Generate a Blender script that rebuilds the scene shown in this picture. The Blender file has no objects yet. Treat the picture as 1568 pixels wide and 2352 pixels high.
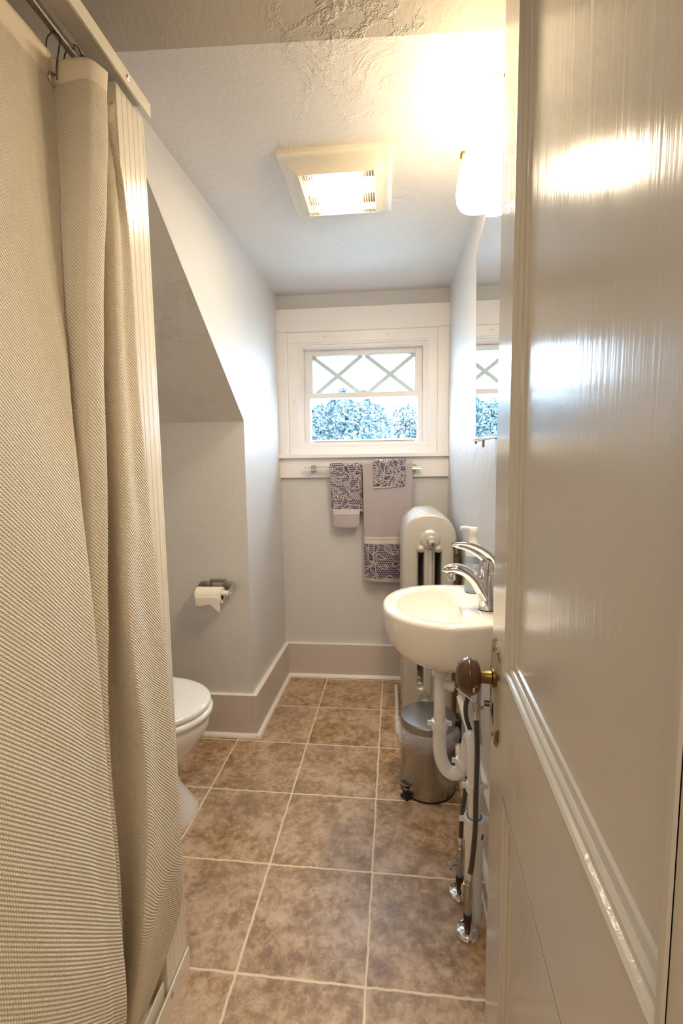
import bpy, bmesh, math, random
from mathutils import Vector, Matrix, noise
import numpy as np

random.seed(7)
PI = math.pi
SC = bpy.context.scene
COL = SC.collection

# ------------------------------------------------------------------ camera
F_PX, YAW, PITCH, ROLL, CAM_H = 1088.55, 0.0991, 0.1050, -0.0134, 1.1914
cy, sy = math.cos(YAW), math.sin(YAW)
fw = Vector((-sy, cy, 0)); rt = Vector((cy, sy, 0)); up = Vector((0, 0, 1))
cp, sp = math.cos(PITCH), math.sin(PITCH)
f2 = fw * cp - up * sp; u2 = up * cp + fw * sp
cr, sr = math.cos(ROLL), math.sin(ROLL)
r3 = rt * cr + u2 * sr; u3 = u2 * cr - rt * sr
cam_d = bpy.data.cameras.new('camera')
cam = bpy.data.objects.new('camera', cam_d); COL.objects.link(cam)
M3 = Matrix((r3, u3, -f2)).transposed()
cam.matrix_world = Matrix.Translation((0, 0, CAM_H)) @ M3.to_4x4()
cam_d.sensor_fit = 'HORIZONTAL'; cam_d.sensor_width = 24.0
cam_d.lens = F_PX * 24.0 / 1568.0
cam_d.clip_start = 0.02; cam_d.clip_end = 300
SC.camera = cam

# ------------------------------------------------------------------ light and exposure
SC.view_settings.view_transform = 'Standard'
SC.view_settings.look = 'None'
SC.view_settings.gamma = 1.0
SC.view_settings.use_curve_mapping = False
SC.view_settings.exposure = 1.70
W_SKY = 7.2
VANITY = 7.5          # glow of the wall lamp glass
VANITY_W = 1.5        # watts of each bulb
FAN_GLOW = 19.0
HALL_W = 7.0
w = bpy.data.worlds.new('overcast_sky'); SC.world = w; w.use_nodes = True
bg = w.node_tree.nodes['Background']
bg.inputs[0].default_value = (0.56, 0.77, 1.0, 1); bg.inputs[1].default_value = W_SKY
SC.cycles.max_bounces = 10; SC.cycles.diffuse_bounces = 6; SC.cycles.glossy_bounces = 6
SC.cycles.transmission_bounces = 8; SC.cycles.transparent_max_bounces = 12
SC.cycles.caustics_reflective = False; SC.cycles.caustics_refractive = False
SC.cycles.sample_clamp_indirect = 6.0


def lamp(name, kind, loc, power, color, size=0.1, sizey=None, rot=(0, 0, 0), parent=None, spread=None):
    l = bpy.data.lights.new(name, kind); l.energy = power; l.color = color
    if kind == 'AREA':
        l.shape = 'RECTANGLE' if sizey else 'SQUARE'; l.size = size
        if sizey: l.size_y = sizey
        if spread: l.spread = spread
    else:
        l.shadow_soft_size = size
    o = bpy.data.objects.new(name, l); COL.objects.link(o)
    o.location = loc; o.rotation_euler = rot
    if parent:
        o.parent = parent; o.location = Vector(loc) - parent.location
    return o

# unseen fill lamp added in the hall behind the doorway
lamp('hall_fill_light', 'AREA', (-0.2, -0.9, 2.36), HALL_W, (1.0, 0.86, 0.68), 0.9, 0.9)
# sampling guide for the daylight that comes through the window
po = lamp('window_portal', 'AREA', (-0.128, 2.60, 1.54), 1.0, (1, 1, 1), 0.66, 0.56, (-PI / 2, 0, 0))
po.data.cycles.is_portal = True

# ------------------------------------------------------------------ room measures
YB = 2.537; YK = 1.933; ZC = 2.0587; ZK = 1.3642
def XL(y): return -0.5775 - 0.0236 * (YB - y)     # dormer side wall
def XR(y): return 0.311 - 0.0053 * (YB - y)        # sink wall
YRL, YRR = 1.045, 1.090                            # where the dormer ceiling meets the roof slope (left, right)
def YR(x): return YRL + (YRR - YRL) * (x + 0.61) / 0.92
XFAR = -1.42

# ------------------------------------------------------------------ materials
def L(c):  # sRGB 0-255 to linear
    return tuple((v / 255 / 12.92) if v / 255 <= 0.04045 else ((v / 255 + 0.055) / 1.055) ** 2.4 for v in c)

def mat(name, rgb, rough=0.5, metal=0.0, spec=0.5, coat=0.0, alpha=1.0, trans=0.0, ior=1.45, sss=0):
    m = bpy.data.materials.new(name); m.use_nodes = True
    b = m.node_tree.nodes['Principled BSDF']
    b.inputs['Base Color'].default_value = (*rgb, 1)
    b.inputs['Roughness'].default_value = rough
    b.inputs['Metallic'].default_value = metal
    b.inputs['Specular IOR Level'].default_value = spec
    b.inputs['Coat Weight'].default_value = coat
    b.inputs['Alpha'].default_value = alpha
    b.inputs['Transmission Weight'].default_value = trans
    b.inputs['IOR'].default_value = ior
    return m

class NT:
    def __init__(s, m): s.m = m; s.t = m.node_tree; s.b = s.t.nodes.get('Principled BSDF')
    def n(s, typ, **kw):
        x = s.t.nodes.new(typ)
        for k, v in kw.items():
            if k in x.inputs: x.inputs[k].default_value = v
            else: setattr(x, k, v)
        return x
    def l(s, a, b): s.t.links.new(a, b)
    def coord(s, kind='Object', scale=(1, 1, 1), rot=(0, 0, 0)):
        tc = s.n('ShaderNodeTexCoord'); mp = s.n('ShaderNodeMapping')
        mp.inputs['Scale'].default_value = scale; mp.inputs['Rotation'].default_value = rot
        s.l(tc.outputs[kind], mp.inputs[0]); return mp.outputs[0]
    def noise(s, vec, scale, detail=4, rough=0.55, dist=0.0):
        x = s.n('ShaderNodeTexNoise'); x.inputs['Scale'].default_value = scale
        x.inputs['Detail'].default_value = detail; x.inputs['Roughness'].default_value = rough
        x.inputs['Distortion'].default_value = dist
        s.l(vec, x.inputs['Vector']); return x.outputs['Fac']
    def ramp(s, fac, stops):
        r = s.n('ShaderNodeValToRGB'); e = r.color_ramp.elements
        e[0].position = stops[0][0]; e[0].color = (*stops[0][1], 1)
        e[1].position = stops[-1][0]; e[1].color = (*stops[-1][1], 1)
        for p, c in stops[1:-1]:
            q = e.new(p); q.color = (*c, 1)
        s.l(fac, r.inputs[0]); return r.outputs[0]
    def math(s, op, a, b=None, c=None):
        x = s.n('ShaderNodeMath', operation=op)
        for i, v in enumerate((a, b, c)):
            if v is None: continue
            if isinstance(v, (int, float)): x.inputs[i].default_value = v
            else: s.l(v, x.inputs[i])
        return x.outputs[0]
    def bump(s, h, strength=0.3, dist=0.01, prev=None):
        x = s.n('ShaderNodeBump'); x.inputs['Strength'].default_value = strength
        x.inputs['Distance'].default_value = dist; s.l(h, x.inputs['Height'])
        if prev: s.l(prev, x.inputs['Normal'])
        s.l(x.outputs[0], s.b.inputs['Normal']); return x.outputs[0]
    def base(s, c): s.l(c, s.b.inputs['Base Color'])
    def mix(s, f, a, b):
        x = s.n('ShaderNodeMix', data_type='RGBA')
        if isinstance(f, (int, float)): x.inputs[0].default_value = f
        else: s.l(f, x.inputs[0])
        for i, v in ((6, a), (7, b)):
            if isinstance(v, tuple): x.inputs[i].default_value = (*v, 1)
            else: s.l(v, x.inputs[i])
        return x.outputs[2]

def plaster(name, rgb, fine=0.15, ridge=0.0, rough=0.55):
    m = mat(name, rgb, rough); t = NT(m); v = t.coord('Object')
    a = t.noise(v, 9, 6, 0.6, 0.6); b = t.noise(v, 60, 4, 0.6)
    h = t.math('ADD', t.math('MULTIPLY', a, 0.7), t.math('MULTIPLY', b, 0.3 * fine / 0.15))
    nb = t.bump(h, 0.30, 0.012)
    if ridge:
        # trowel ridges of the hand-made plaster: thin lines where warped noise crosses a level
        n1 = t.noise(v, 7.0, 6, 0.66, 0.45)
        d = t.math('ABSOLUTE', t.math('SUBTRACT', n1, 0.5))
        ln = t.math('SUBTRACT', 1.0, t.math('MINIMUM', t.math('MULTIPLY', d, 26.0), 1.0))
        mask = t.noise(v, 3.0, 2, 0.5)
        mk = t.math('MINIMUM', t.math('MAXIMUM', t.math('MULTIPLY', t.math('SUBTRACT', mask, 0.50), 9.0), 0.0), 1.0)
        n2 = t.noise(v, 22.0, 4, 0.6, 0.8)
        hh = t.math('ADD', t.math('MULTIPLY', ln, mk), t.math('MULTIPLY', n2, 0.35))
        t.bump(hh, ridge, 0.012, nb)
    return m

M = {}
M['wall'] = plaster('wall_paint', L((212, 209, 207)), rough=0.42)
M['ceiling'] = plaster('ceiling_plaster', L((219, 213, 208)), ridge=0.26, rough=0.5)
M['slope'] = plaster('roof_slope_plaster', L((224, 218, 212)), ridge=0.42, rough=0.5)
M['trim'] = mat('white_trim_paint', L((244, 238, 233)), 0.28)
t = NT(M['trim']); v = t.coord('Object', (1, 1, 1)); t.bump(t.noise(v, 30, 5, 0.6), 0.08, 0.005)
M['basebd'] = mat('taupe_gloss_paint', L((206, 196, 190)), 0.35)
t = NT(M['basebd']); v = t.coord('Object'); t.bump(t.noise(v, 25, 5, 0.6), 0.1, 0.006)
M['knot'] = mat('knot_showing_through', L((240, 222, 190)), 0.4)
M['vinyl'] = mat('window_vinyl', L((240, 235, 232)), 0.32)
M['doorp'] = mat('door_gloss_paint', L((200, 194, 182)), 0.16)
t = NT(M['doorp']); v = t.coord('Object', (90, 90, 2.2))
h1 = t.noise(v, 1.0, 4, 0.55)
v2 = t.coord('Object', (260, 260, 9)); h2 = t.noise(v2, 1.0, 2, 0.5)
t.bump(t.math('ADD', h1, t.math('MULTIPLY', h2, 0.4)), 0.22, 0.0014)
v3 = t.coord('Object', (40, 40, 1.5))
rr = t.n('ShaderNodeMapRange'); t.l(t.noise(v3, 1.0, 3, 0.5), rr.inputs[0])
rr.inputs['To Min'].default_value = 0.10; rr.inputs['To Max'].default_value = 0.24
t.l(rr.outputs[0], t.b.inputs['Roughness'])
M['metalw'] = mat('cream_enamel_metal', L((236, 228, 212)), 0.22)
M['chrome'] = mat('chrome', (0.78, 0.78, 0.79), 0.06, 1.0)
M['nickel'] = mat('brushed_nickel', (0.50, 0.47, 0.42), 0.3, 1.0)
M['steelrod'] = mat('curtain_rod_steel', (0.62, 0.56, 0.48), 0.25, 1.0)
M['wire'] = mat('dark_hook_wire', (0.16, 0.15, 0.13), 0.35, 1.0)
M['screw'] = mat('zinc_screw', (0.6, 0.56, 0.5), 0.25, 1.0)
M['porcelain'] = mat('sink_porcelain', L((245, 240, 232)), 0.06, coat=0.5)
M['toilet'] = mat('toilet_porcelain', L((236, 233, 230)), 0.08, coat=0.4)
M['seat'] = mat('toilet_seat_enamel', L((240, 239, 238)), 0.12)
M['pvc'] = mat('white_pvc', L((226, 224, 222)), 0.25)
M['gasket'] = mat('blue_washer', (0.05, 0.25, 0.6), 0.5)
M['purple'] = mat('purple_primer_stain', (0.12, 0.03, 0.13), 0.6)
M['bronze'] = mat('bronze_knob_paint', (0.075, 0.035, 0.018), 0.22)
t = NT(M['bronze']); t.b.inputs['Coat Weight'].default_value = 0.3
M['brass'] = mat('worn_brass', (0.24, 0.155, 0.05), 0.36, 1.0)
M['chip'] = mat('paint_chip', L((214, 200, 175)), 0.5)
M['copper'] = mat('tarnished_copper', (0.10, 0.048, 0.026), 0.42, 0.85)
M['iron'] = mat('brown_iron_pipe', (0.16, 0.11, 0.065), 0.35, 0.6)
M['black'] = mat('black_plastic', (0.012, 0.012, 0.013), 0.35)
M['dark'] = mat('cavity_shade_paint', (0.05, 0.035, 0.025), 0.8)
M['rubber'] = mat('black_rubber_ring', (0.01, 0.01, 0.01), 0.5)
M['paper'] = mat('tissue_paper', L((248, 240, 228)), 0.9)
t = NT(M['paper']); v = t.coord('Object'); t.bump(t.noise(v, 220, 3, 0.6), 0.15, 0.003)
M['card'] = mat('cardboard_core', (0.25, 0.14, 0.06), 0.8)
M['plasticw'] = mat('milky_white_plastic', L((240, 238, 234)), 0.3)
M['label'] = mat('pale_blue_label', L((165, 182, 205)), 0.4)
M['lime'] = mat('lime_green_print', L((196, 206, 60)), 0.5)
M['teal'] = mat('teal_print', L((30, 110, 105)), 0.5)
M['ink'] = mat('grey_print', L((120, 140, 160)), 0.5)
M['soap'] = mat('clear_soap_plastic', L((196, 210, 226)), 0.08, trans=0.55, ior=1.35)
M['muntin'] = mat('grey_green_muntin', L((205, 222, 220)), 0.5)
M['silver'] = mat('radiator_paint', L((206, 200, 192)), 0.32)
t = NT(M['silver']); t.b.inputs['Metallic'].default_value = 0.35
v = t.coord('Object'); t.bump(t.noise(v, 75, 5, 0.62), 0.3, 0.006)
M['mirror'] = mat('mirror_glass', (0.93, 0.95, 0.95), 0.0, 1.0)
M['mirrorrim'] = mat('mirror_dark_rim', (0.05, 0.05, 0.08), 0.3)
M['liner'] = mat('clear_bin_liner', (0.92, 0.91, 0.90), 0.12, alpha=0.38)
t = NT(M['liner']); v = t.coord('Object', (1, 1, 1.0)); t.bump(t.noise(v, 60, 4, 0.6, 1.2), 1.0, 0.02)
M['glasstube'] = mat('clear_glass_rod', (0.95, 1.0, 0.98), 0.02, trans=1.0, ior=1.45)
# brushed steel with a vertical grain
M['steel'] = mat('brushed_steel', (0.42, 0.385, 0.345), 0.26, 1.0)
t = NT(M['steel']); v = t.coord('Object', (320, 320, 5)); t.bump(t.noise(v, 1, 3, 0.5), 0.12, 0.002)
M['steellid'] = mat('brushed_steel_lid', (0.36, 0.35, 0.34), 0.3, 1.0)
t = NT(M['steellid']); v = t.coord('Object', (10, 260, 10)); t.bump(t.noise(v, 1, 3, 0.5), 0.08, 0.002)
# braided hose
M['hose'] = mat('braided_hose', (0.11, 0.092, 0.078), 0.4, 0.55)
t = NT(M['hose']); v = t.coord('UV', (1, 1, 1))
wv1 = t.n('ShaderNodeTexWave'); wv1.inputs['Scale'].default_value = 1.0
mp = t.n('ShaderNodeMapping'); mp.inputs['Rotation'].default_value = (0, 0, 0.7); mp.inputs['Scale'].default_value = (1, 1, 1)
t.l(v, mp.inputs[0]); t.l(mp.outputs[0], wv1.inputs[0])
wv2 = t.n('ShaderNodeTexWave'); mp2 = t.n('ShaderNodeMapping'); mp2.inputs['Rotation'].default_value = (0, 0, -0.7)
wv2.inputs['Scale'].default_value = 1.0
t.l(v, mp2.inputs[0]); t.l(mp2.outputs[0], wv2.inputs[0])
mx = t.math('MAXIMUM', wv1.outputs['Fac'], wv2.outputs['Fac'])
t.bump(mx, 0.6, 0.002); t.base(t.ramp(mx, [(0.2, (0.045, 0.038, 0.032)), (1.0, (0.17, 0.145, 0.125))]))
# window pane: lets the view through, adds a faint reflection
def pane_mat(name):
    m = bpy.data.materials.new(name); m.use_nodes = True; nt = m.node_tree
    nt.nodes.clear(); o = nt.nodes.new('ShaderNodeOutputMaterial')
    tr = nt.nodes.new('ShaderNodeBsdfTransparent'); gl = nt.nodes.new('ShaderNodeBsdfGlossy'); gl.inputs['Roughness'].default_value = 0.0
    mx = nt.nodes.new('ShaderNodeMixShader'); fr = nt.nodes.new('ShaderNodeFresnel'); fr.inputs[0].default_value = 1.3
    nt.links.new(fr.outputs[0], mx.inputs[0]); nt.links.new(tr.outputs[0], mx.inputs[1]); nt.links.new(gl.outputs[0], mx.inputs[2])
    nt.links.new(mx.outputs[0], o.inputs[0]); return m
M['pane'] = pane_mat('window_pane')
def glow(name, rgb, s):
    m = bpy.data.materials.new(name); m.use_nodes = True; b = m.node_tree.nodes['Principled BSDF']
    b.inputs['Base Color'].default_value = (0.9, 0.88, 0.84, 1); b.inputs['Roughness'].default_value = 0.3
    b.inputs['Emission Color'].default_value = (*rgb, 1); b.inputs['Emission Strength'].default_value = s
    return m
M['opal'] = glow('lit_opal_glass', (1.0, 0.80, 0.50), VANITY)
M['fanlens'] = glow('lit_fan_lens', (1.0, 0.84, 0.62), FAN_GLOW)

# floor: sheet vinyl printed as square tiles, 305 mm, laid a little askew
GX, GY, GA, TS = -0.0547, 0.960, -0.0138, 0.305
m = mat('vinyl_tile_floor', (0.3, 0.2, 0.12), 0.38); M['floor'] = m; t = NT(m)
v = t.coord('Object')
sx = t.n('ShaderNodeSeparateXYZ'); t.l(v, sx.inputs[0])
def axis(a, b, ca, cb, off):
    return t.math('DIVIDE', t.math('SUBTRACT', t.math('ADD', t.math('MULTIPLY', a, ca), t.math('MULTIPLY', b, cb)), off), TS)
ca, sa = math.cos(GA), math.sin(GA)
U = axis(sx.outputs[0], sx.outputs[1], ca, sa, GX * ca + GY * sa)
V = axis(sx.outputs[0], sx.outputs[1], -sa, ca, -GX * sa + GY * ca)
# small wobble of the printed joint
wob = t.math('MULTIPLY', t.math('SUBTRACT', t.noise(v, 28, 2, 0.5), 0.5), 0.022)
U2 = t.math('ADD', U, wob); V2 = t.math('ADD', V, wob)
def edge(c):
    fr = t.math('SUBTRACT', c, t.math('FLOOR', c)); return t.math('MINIMUM', fr, t.math('SUBTRACT', 1.0, fr))
eu, ev = edge(U2), edge(V2)
# rounded tile corners: a smooth minimum
mn = t.math('SMOOTH_MIN', eu, ev, 0.022)
joint = t.n('ShaderNodeMapRange'); joint.interpolation_type = 'SMOOTHSTEP'
t.l(mn, joint.inputs[0]); joint.inputs[1].default_value = 0.0060; joint.inputs[2].default_value = 0.0130
joint.inputs[3].default_value = 1.0; joint.inputs[4].default_value = 0.0
# each tile gets its own offset of the mottle
fl = t.n('ShaderNodeCombineXYZ'); t.l(t.math('FLOOR', U), fl.inputs[0]); t.l(t.math('FLOOR', V), fl.inputs[1])
wn = t.n('ShaderNodeTexWhiteNoise', noise_dimensions='2D'); t.l(fl.outputs[0], wn.inputs[0])
vm = t.n('ShaderNodeVectorMath', operation='MULTIPLY_ADD'); t.l(wn.outputs['Color'], vm.inputs[0]); vm.inputs[1].default_value = (7, 7, 7); t.l(v, vm.inputs[2])
n1 = t.noise(vm.outputs[0], 11, 8, 0.62, 0.25)
n2 = t.noise(vm.outputs[0], 42, 8, 0.72, 0.3)
n3 = t.noise(vm.outputs[0], 3.5, 3, 0.5)
f = t.math('ADD', t.math('MULTIPLY', n1, 0.50), t.math('MULTIPLY', n2, 0.50))
c = t.ramp(f, [(0.36, L((112, 84, 54))), (0.44, L((152, 121, 86))), (0.50, L((180, 150, 116))), (0.56, L((202, 175, 145))), (0.66, L((220, 199, 174)))])
c = t.mix(t.math('MULTIPLY', t.math('SUBTRACT', n3, 0.35), 0.9), c, L((186, 170, 160)))
# dark little cracks
n4 = t.noise(vm.outputs[0], 20, 6, 0.75, 0.5)
cr_ = t.math('SUBTRACT', 1.0, t.math('MINIMUM', t.math('MULTIPLY', t.math('ABSOLUTE', t.math('SUBTRACT', n4, 0.5)), 40), 1.0))
c = t.mix(t.math('MULTIPLY', cr_, 0.30), c, L((122, 94, 70)))
c = t.mix(t.math('MULTIPLY', joint.outputs[0], 0.9), c, L((236, 222, 196)))
t.base(c)
t.bump(t.math('SUBTRACT', t.math('MULTIPLY', n2, 0.25), joint.outputs[0]), 0.25, 0.003)

# curtain: off-white cloth with a woven diamond dimple
m = mat('dimpled_curtain_cloth', L((244, 233, 213)), 0.75); M['curtain'] = m; t = NT(m)
uv = t.coord('UV'); s2 = t.n('ShaderNodeSeparateXYZ'); t.l(uv, s2.inputs[0])
K = 2 * PI / 0.0105
a = t.math('SINE', t.math('MULTIPLY', t.math('ADD', s2.outputs[0], s2.outputs[1]), 2 * PI / 0.0060))
b_ = t.math('SINE', t.math('MULTIPLY', t.math('SUBTRACT', s2.outputs[0], s2.outputs[1]), 2 * PI / 0.0060))
hh = t.math('MULTIPLY', a, t.math('ADD', 0.6, t.math('MULTIPLY', b_, 0.4)))
nb = t.bump(hh, 0.75, 0.0016)
nn = t.n('ShaderNodeTexNoise'); mpp = t.n('ShaderNodeMapping'); mpp.inputs['Scale'].default_value = (30, 5, 1)
t.l(uv, mpp.inputs[0]); t.l(mpp.outputs[0], nn.inputs[0]); nn.inputs['Scale'].default_value = 1.0; nn.inputs['Detail'].default_value = 3
t.bump(nn.outputs['Fac'], 0.3, 0.008, nb)
nt = m.node_tree; trn = t.n('ShaderNodeBsdfTranslucent'); trn.inputs[0].default_value = (*L((240, 226, 200)), 1)
ms = t.n('ShaderNodeMixShader'); ms.inputs[0].default_value = 0.12
outn = [x for x in nt.nodes if x.type == 'OUTPUT_MATERIAL'][0]
t.l(t.b.outputs[0], ms.inputs[1]); t.l(trn.outputs[0], ms.inputs[2]); t.l(ms.outputs[0], outn.inputs[0])
M['hem'] = mat('plain_curtain_hem', L((243, 231, 210)), 0.7)

# towels
def cloth_attr(name, scale=700):
    m = mat(name, (0.5, 0.5, 0.5), 0.95); t = NT(m)
    at = t.n('ShaderNodeAttribute', attribute_name='weave'); t.base(at.outputs['Color'])
    v = t.coord('Object'); t.bump(t.noise(v, scale, 2, 0.6), 0.5, 0.003); return m
M['towel'] = cloth_attr('terry_cloth')
# leaves
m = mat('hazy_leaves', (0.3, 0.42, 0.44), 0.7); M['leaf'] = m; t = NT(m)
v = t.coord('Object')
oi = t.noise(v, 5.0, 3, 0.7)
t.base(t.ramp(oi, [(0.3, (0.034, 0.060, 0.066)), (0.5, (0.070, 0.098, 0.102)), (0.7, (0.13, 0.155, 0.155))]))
M['bark'] = mat('grey_bark', (0.3, 0.3, 0.28), 0.9)
M['cable'] = mat('power_cable', (0.5, 0.55, 0.6), 0.6)
M['ground'] = mat('pale_ground', (0.35, 0.42, 0.40), 0.9)

# ------------------------------------------------------------------ builders
ORG = {}
def thing(name, label, cat, loc=(0, 0, 0), group=None, kind=None):
    o = bpy.data.objects.new(name, None); COL.objects.link(o); o.location = loc
    o.empty_display_size = 0.05
    ORG[o.name] = Vector(loc)
    if label: o['label'] = label
    if cat: o['category'] = cat
    if group: o['group'] = group
    if kind: o['kind'] = kind
    return o

def fin(o, parent, origin=None):
    """place mesh (given in world coordinates) relative to its parent"""
    if parent is not None:
        org = ORG[parent.name]; o.data.transform(Matrix.Translation(-org)); o.parent = parent; ORG[o.name] = org
        if parent.parent is None: pass
    else:
        ORG[o.name] = Vector((0, 0, 0))
    return o

def obj(name, bm, material, parent=None, smooth=True, bevel=0, seg=2, subd=0, angle=35):
    me = bpy.data.meshes.new(name)
    bmesh.ops.recalc_face_normals(bm, faces=bm.faces)
    if smooth:
        lim = math.radians(angle)
        for f in bm.faces: f.smooth = True
        for e in bm.edges:
            if len(e.link_faces) == 2 and e.calc_face_angle(0) > lim: e.smooth = False
    bm.to_mesh(me); bm.free()
    me.materials.append(material)
    o = bpy.data.objects.new(name, me); COL.objects.link(o)
    if bevel:
        b = o.modifiers.new('bevel', 'BEVEL'); b.width = bevel; b.segments = seg; b.limit_method = 'ANGLE'; b.angle_limit = math.radians(40)
        b.harden_normals = False
    if subd:
        s = o.modifiers.new('subd', 'SUBSURF'); s.levels = subd; s.render_levels = subd
    # origin of a top-level mesh stays at world zero unless parented
    fin(o, parent)
    if parent is not None and parent.parent is not None:
        pass
    return o

def tag(o, label, cat, group=None, kind=None):
    o['label'] = label; o['category'] = cat
    if group: o['group'] = group
    if kind: o['kind'] = kind
    return o

def struct(name, bm, m, **k):
    o = obj(name, bm, m, None, **k); o['kind'] = 'structure'; return o

def box(bm, x0, x1, y0, y1, z0, z1, mtx=None):
    vs = [bm.verts.new((x, y, z)) for z in (z0, z1) for y in (y0, y1) for x in (x0, x1)]
    for f in ((0, 2, 3, 1), (4, 5, 7, 6), (0, 1, 5, 4), (2, 6, 7, 3), (0, 4, 6, 2), (1, 3, 7, 5)):
        bm.faces.new([vs[i] for i in f])
    if mtx:
        for v_ in vs: v_.co = mtx @ v_.co
    return bm
def BX(*a, mtx=None): return box(bmesh.new(), *a, mtx=mtx)

def prism(bm, pts, h0, h1, ax='z'):
    """extrude a polygon; ax says which coordinate is constant. pts are the two others in order"""
    def P(a, b, h):
        return {'z': (a, b, h), 'y': (a, h, b), 'x': (h, a, b)}[ax]
    lo = [bm.verts.new(P(a, b, h0)) for a, b in pts]; hi = [bm.verts.new(P(a, b, h1)) for a, b in pts]
    n = len(pts); bm.faces.new(lo); bm.faces.new(hi[::-1])
    for i in range(n): bm.faces.new((lo[i], lo[(i + 1) % n], hi[(i + 1) % n], hi[i]))
    return bm

def catmull(pts, n=6):
    pts = [Vector(p) for p in pts]; out = []
    P = [pts[0] * 2 - pts[1]] + pts + [pts[-1] * 2 - pts[-2]]
    for i in range(1, len(P) - 2):
        for k in range(n):
            u = k / n; a, b, c, d = P[i - 1:i + 3]
            out.append(0.5 * ((2 * b) + (c - a) * u + (2 * a - 5 * b + 4 * c - d) * u * u + (3 * b - a - 3 * c + d) * u ** 3))
    out.append(pts[-1]); return out

def tube(bm, pts, r, seg=16, cap=True, smooth=0, uvk=None, flat=None):
    """tube along points; r a number or a list; flat=(a,b) squashes the section"""
    pts = [Vector(p) for p in pts]
    rs = list(r) if isinstance(r, (list, tuple)) else [r] * len(pts)
    if smooth:
        n0 = len(pts); pts = catmull(pts, smooth)
        rs = list(np.interp(np.linspace(0, n0 - 1, len(pts)), range(n0), rs))
    tg = []
    for i in range(len(pts)):
        a = pts[max(i - 1, 0)]; b = pts[min(i + 1, len(pts) - 1)]; tg.append((b - a).normalized())
    nrm = tg[0].orthogonal().normalized()
    if abs(tg[0].z) < 0.9: nrm = (Vector((0, 0, 1)) - tg[0] * tg[0].z).normalized()
    rings = []; ln = 0; uvl = bm.loops.layers.uv.verify() if uvk else None; lens = []
    for i, p in enumerate(pts):
        if i:
            q = tg[i - 1].rotation_difference(tg[i]); nrm = (q @ nrm); nrm = (nrm - tg[i] * nrm.dot(tg[i])).normalized(); ln += (p - pts[i - 1]).length
        bi = tg[i].cross(nrm); lens.append(ln)
        fa, fb = flat if flat else (1, 1)
        rings.append([bm.verts.new(p + (nrm * math.cos(2 * PI * k / seg) * fa + bi * math.sin(2 * PI * k / seg) * fb) * rs[i]) for k in range(seg)])
    for i in range(len(rings) - 1):
        for k in range(seg):
            f = bm.faces.new((rings[i][k], rings[i][(k + 1) % seg], rings[i + 1][(k + 1) % seg], rings[i + 1][k]))
            if uvl:
                us = (k, k + 1, k + 1, k); vs = (lens[i], lens[i], lens[i + 1], lens[i + 1])
                for lp, a, b in zip(f.loops, us, vs): lp[uvl].uv = (a / seg * 2 * PI * rs[i] * uvk, b * uvk)
    if cap:
        bm.faces.new(rings[0][::-1]); bm.faces.new(rings[-1])
    return bm
def TB(*a, **k): return tube(bmesh.new(), *a, **k)

def lathe(bm, prof, o=(0, 0, 0), axis=(0, 0, 1), seg=32, closed=False):
    """prof: (radius, height) list along axis from origin"""
    o = Vector(o); ax = Vector(axis).normalized(); n = ax.orthogonal().normalized(); b = ax.cross(n)
    rings = []
    for r, h in prof:
        if r < 1e-6: rings.append([bm.verts.new(o + ax * h)])
        else: rings.append([bm.verts.new(o + ax * h + (n * math.cos(2 * PI * k / seg) + b * math.sin(2 * PI * k / seg)) * r) for k in range(seg)])
    for i in range(len(rings) - 1):
        A, B = rings[i], rings[i + 1]
        for k in range(seg):
            k2 = (k + 1) % seg
            if len(A) == 1 and len(B) == 1: continue
            if len(A) == 1: bm.faces.new((A[0], B[k2], B[k]))
            elif len(B) == 1: bm.faces.new((A[k], A[k2], B[0]))
            else: bm.faces.new((A[k], A[k2], B[k2], B[k]))
    if closed:
        A, B = rings[-1], rings[0]
        for k in range(seg): bm.faces.new((A[k], A[(k + 1) % seg], B[(k + 1) % seg], B[k]))
    else:
        for R, rev in ((rings[0], True), (rings[-1], False)):
            if len(R) > 1: bm.faces.new(R[::-1] if rev else R)
    return bm
def LT(*a, **k): return lathe(bmesh.new(), *a, **k)

def loft(bm, rings, cap0=True, cap1=True, close=True):
    R = [[bm.verts.new(p) for p in ring] for ring in rings]; n = len(R[0])
    for i in range(len(R) - 1):
        for k in range(n if close else n - 1):
            bm.faces.new((R[i][k], R[i][(k + 1) % n], R[i + 1][(k + 1) % n], R[i + 1][k]))
    if cap0: bm.faces.new(R[0][::-1])
    if cap1: bm.faces.new(R[-1])
    return bm

def frame_sweep(bm, rect, prof, P):
    """sweep a profile round a rectangle (a0,a1,b0,b1); prof = (inset, out) pairs; P(a,b,out) -> point"""
    a0, a1, b0, b1 = rect; loops = []
    for ins, out in prof:
        loops.append([bm.verts.new(P(a, b, out)) for a, b in ((a0 + ins, b0 + ins), (a1 - ins, b0 + ins), (a1 - ins, b1 - ins), (a0 + ins, b1 - ins))])
    for i in range(len(loops) - 1):
        for k in range(4): bm.faces.new((loops[i][k], loops[i][(k + 1) % 4], loops[i + 1][(k + 1) % 4], loops[i + 1][k]))
    return bm

def quad(bm, *pts): bm.faces.new([bm.verts.new(p) for p in pts]); return bm

# ------------------------------------------------------------------ the setting
struct('floor', BX(XFAR - 0.1, 0.75, -1.9, YB + 0.1, -0.06, 0.0), M['floor'], smooth=False)

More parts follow.
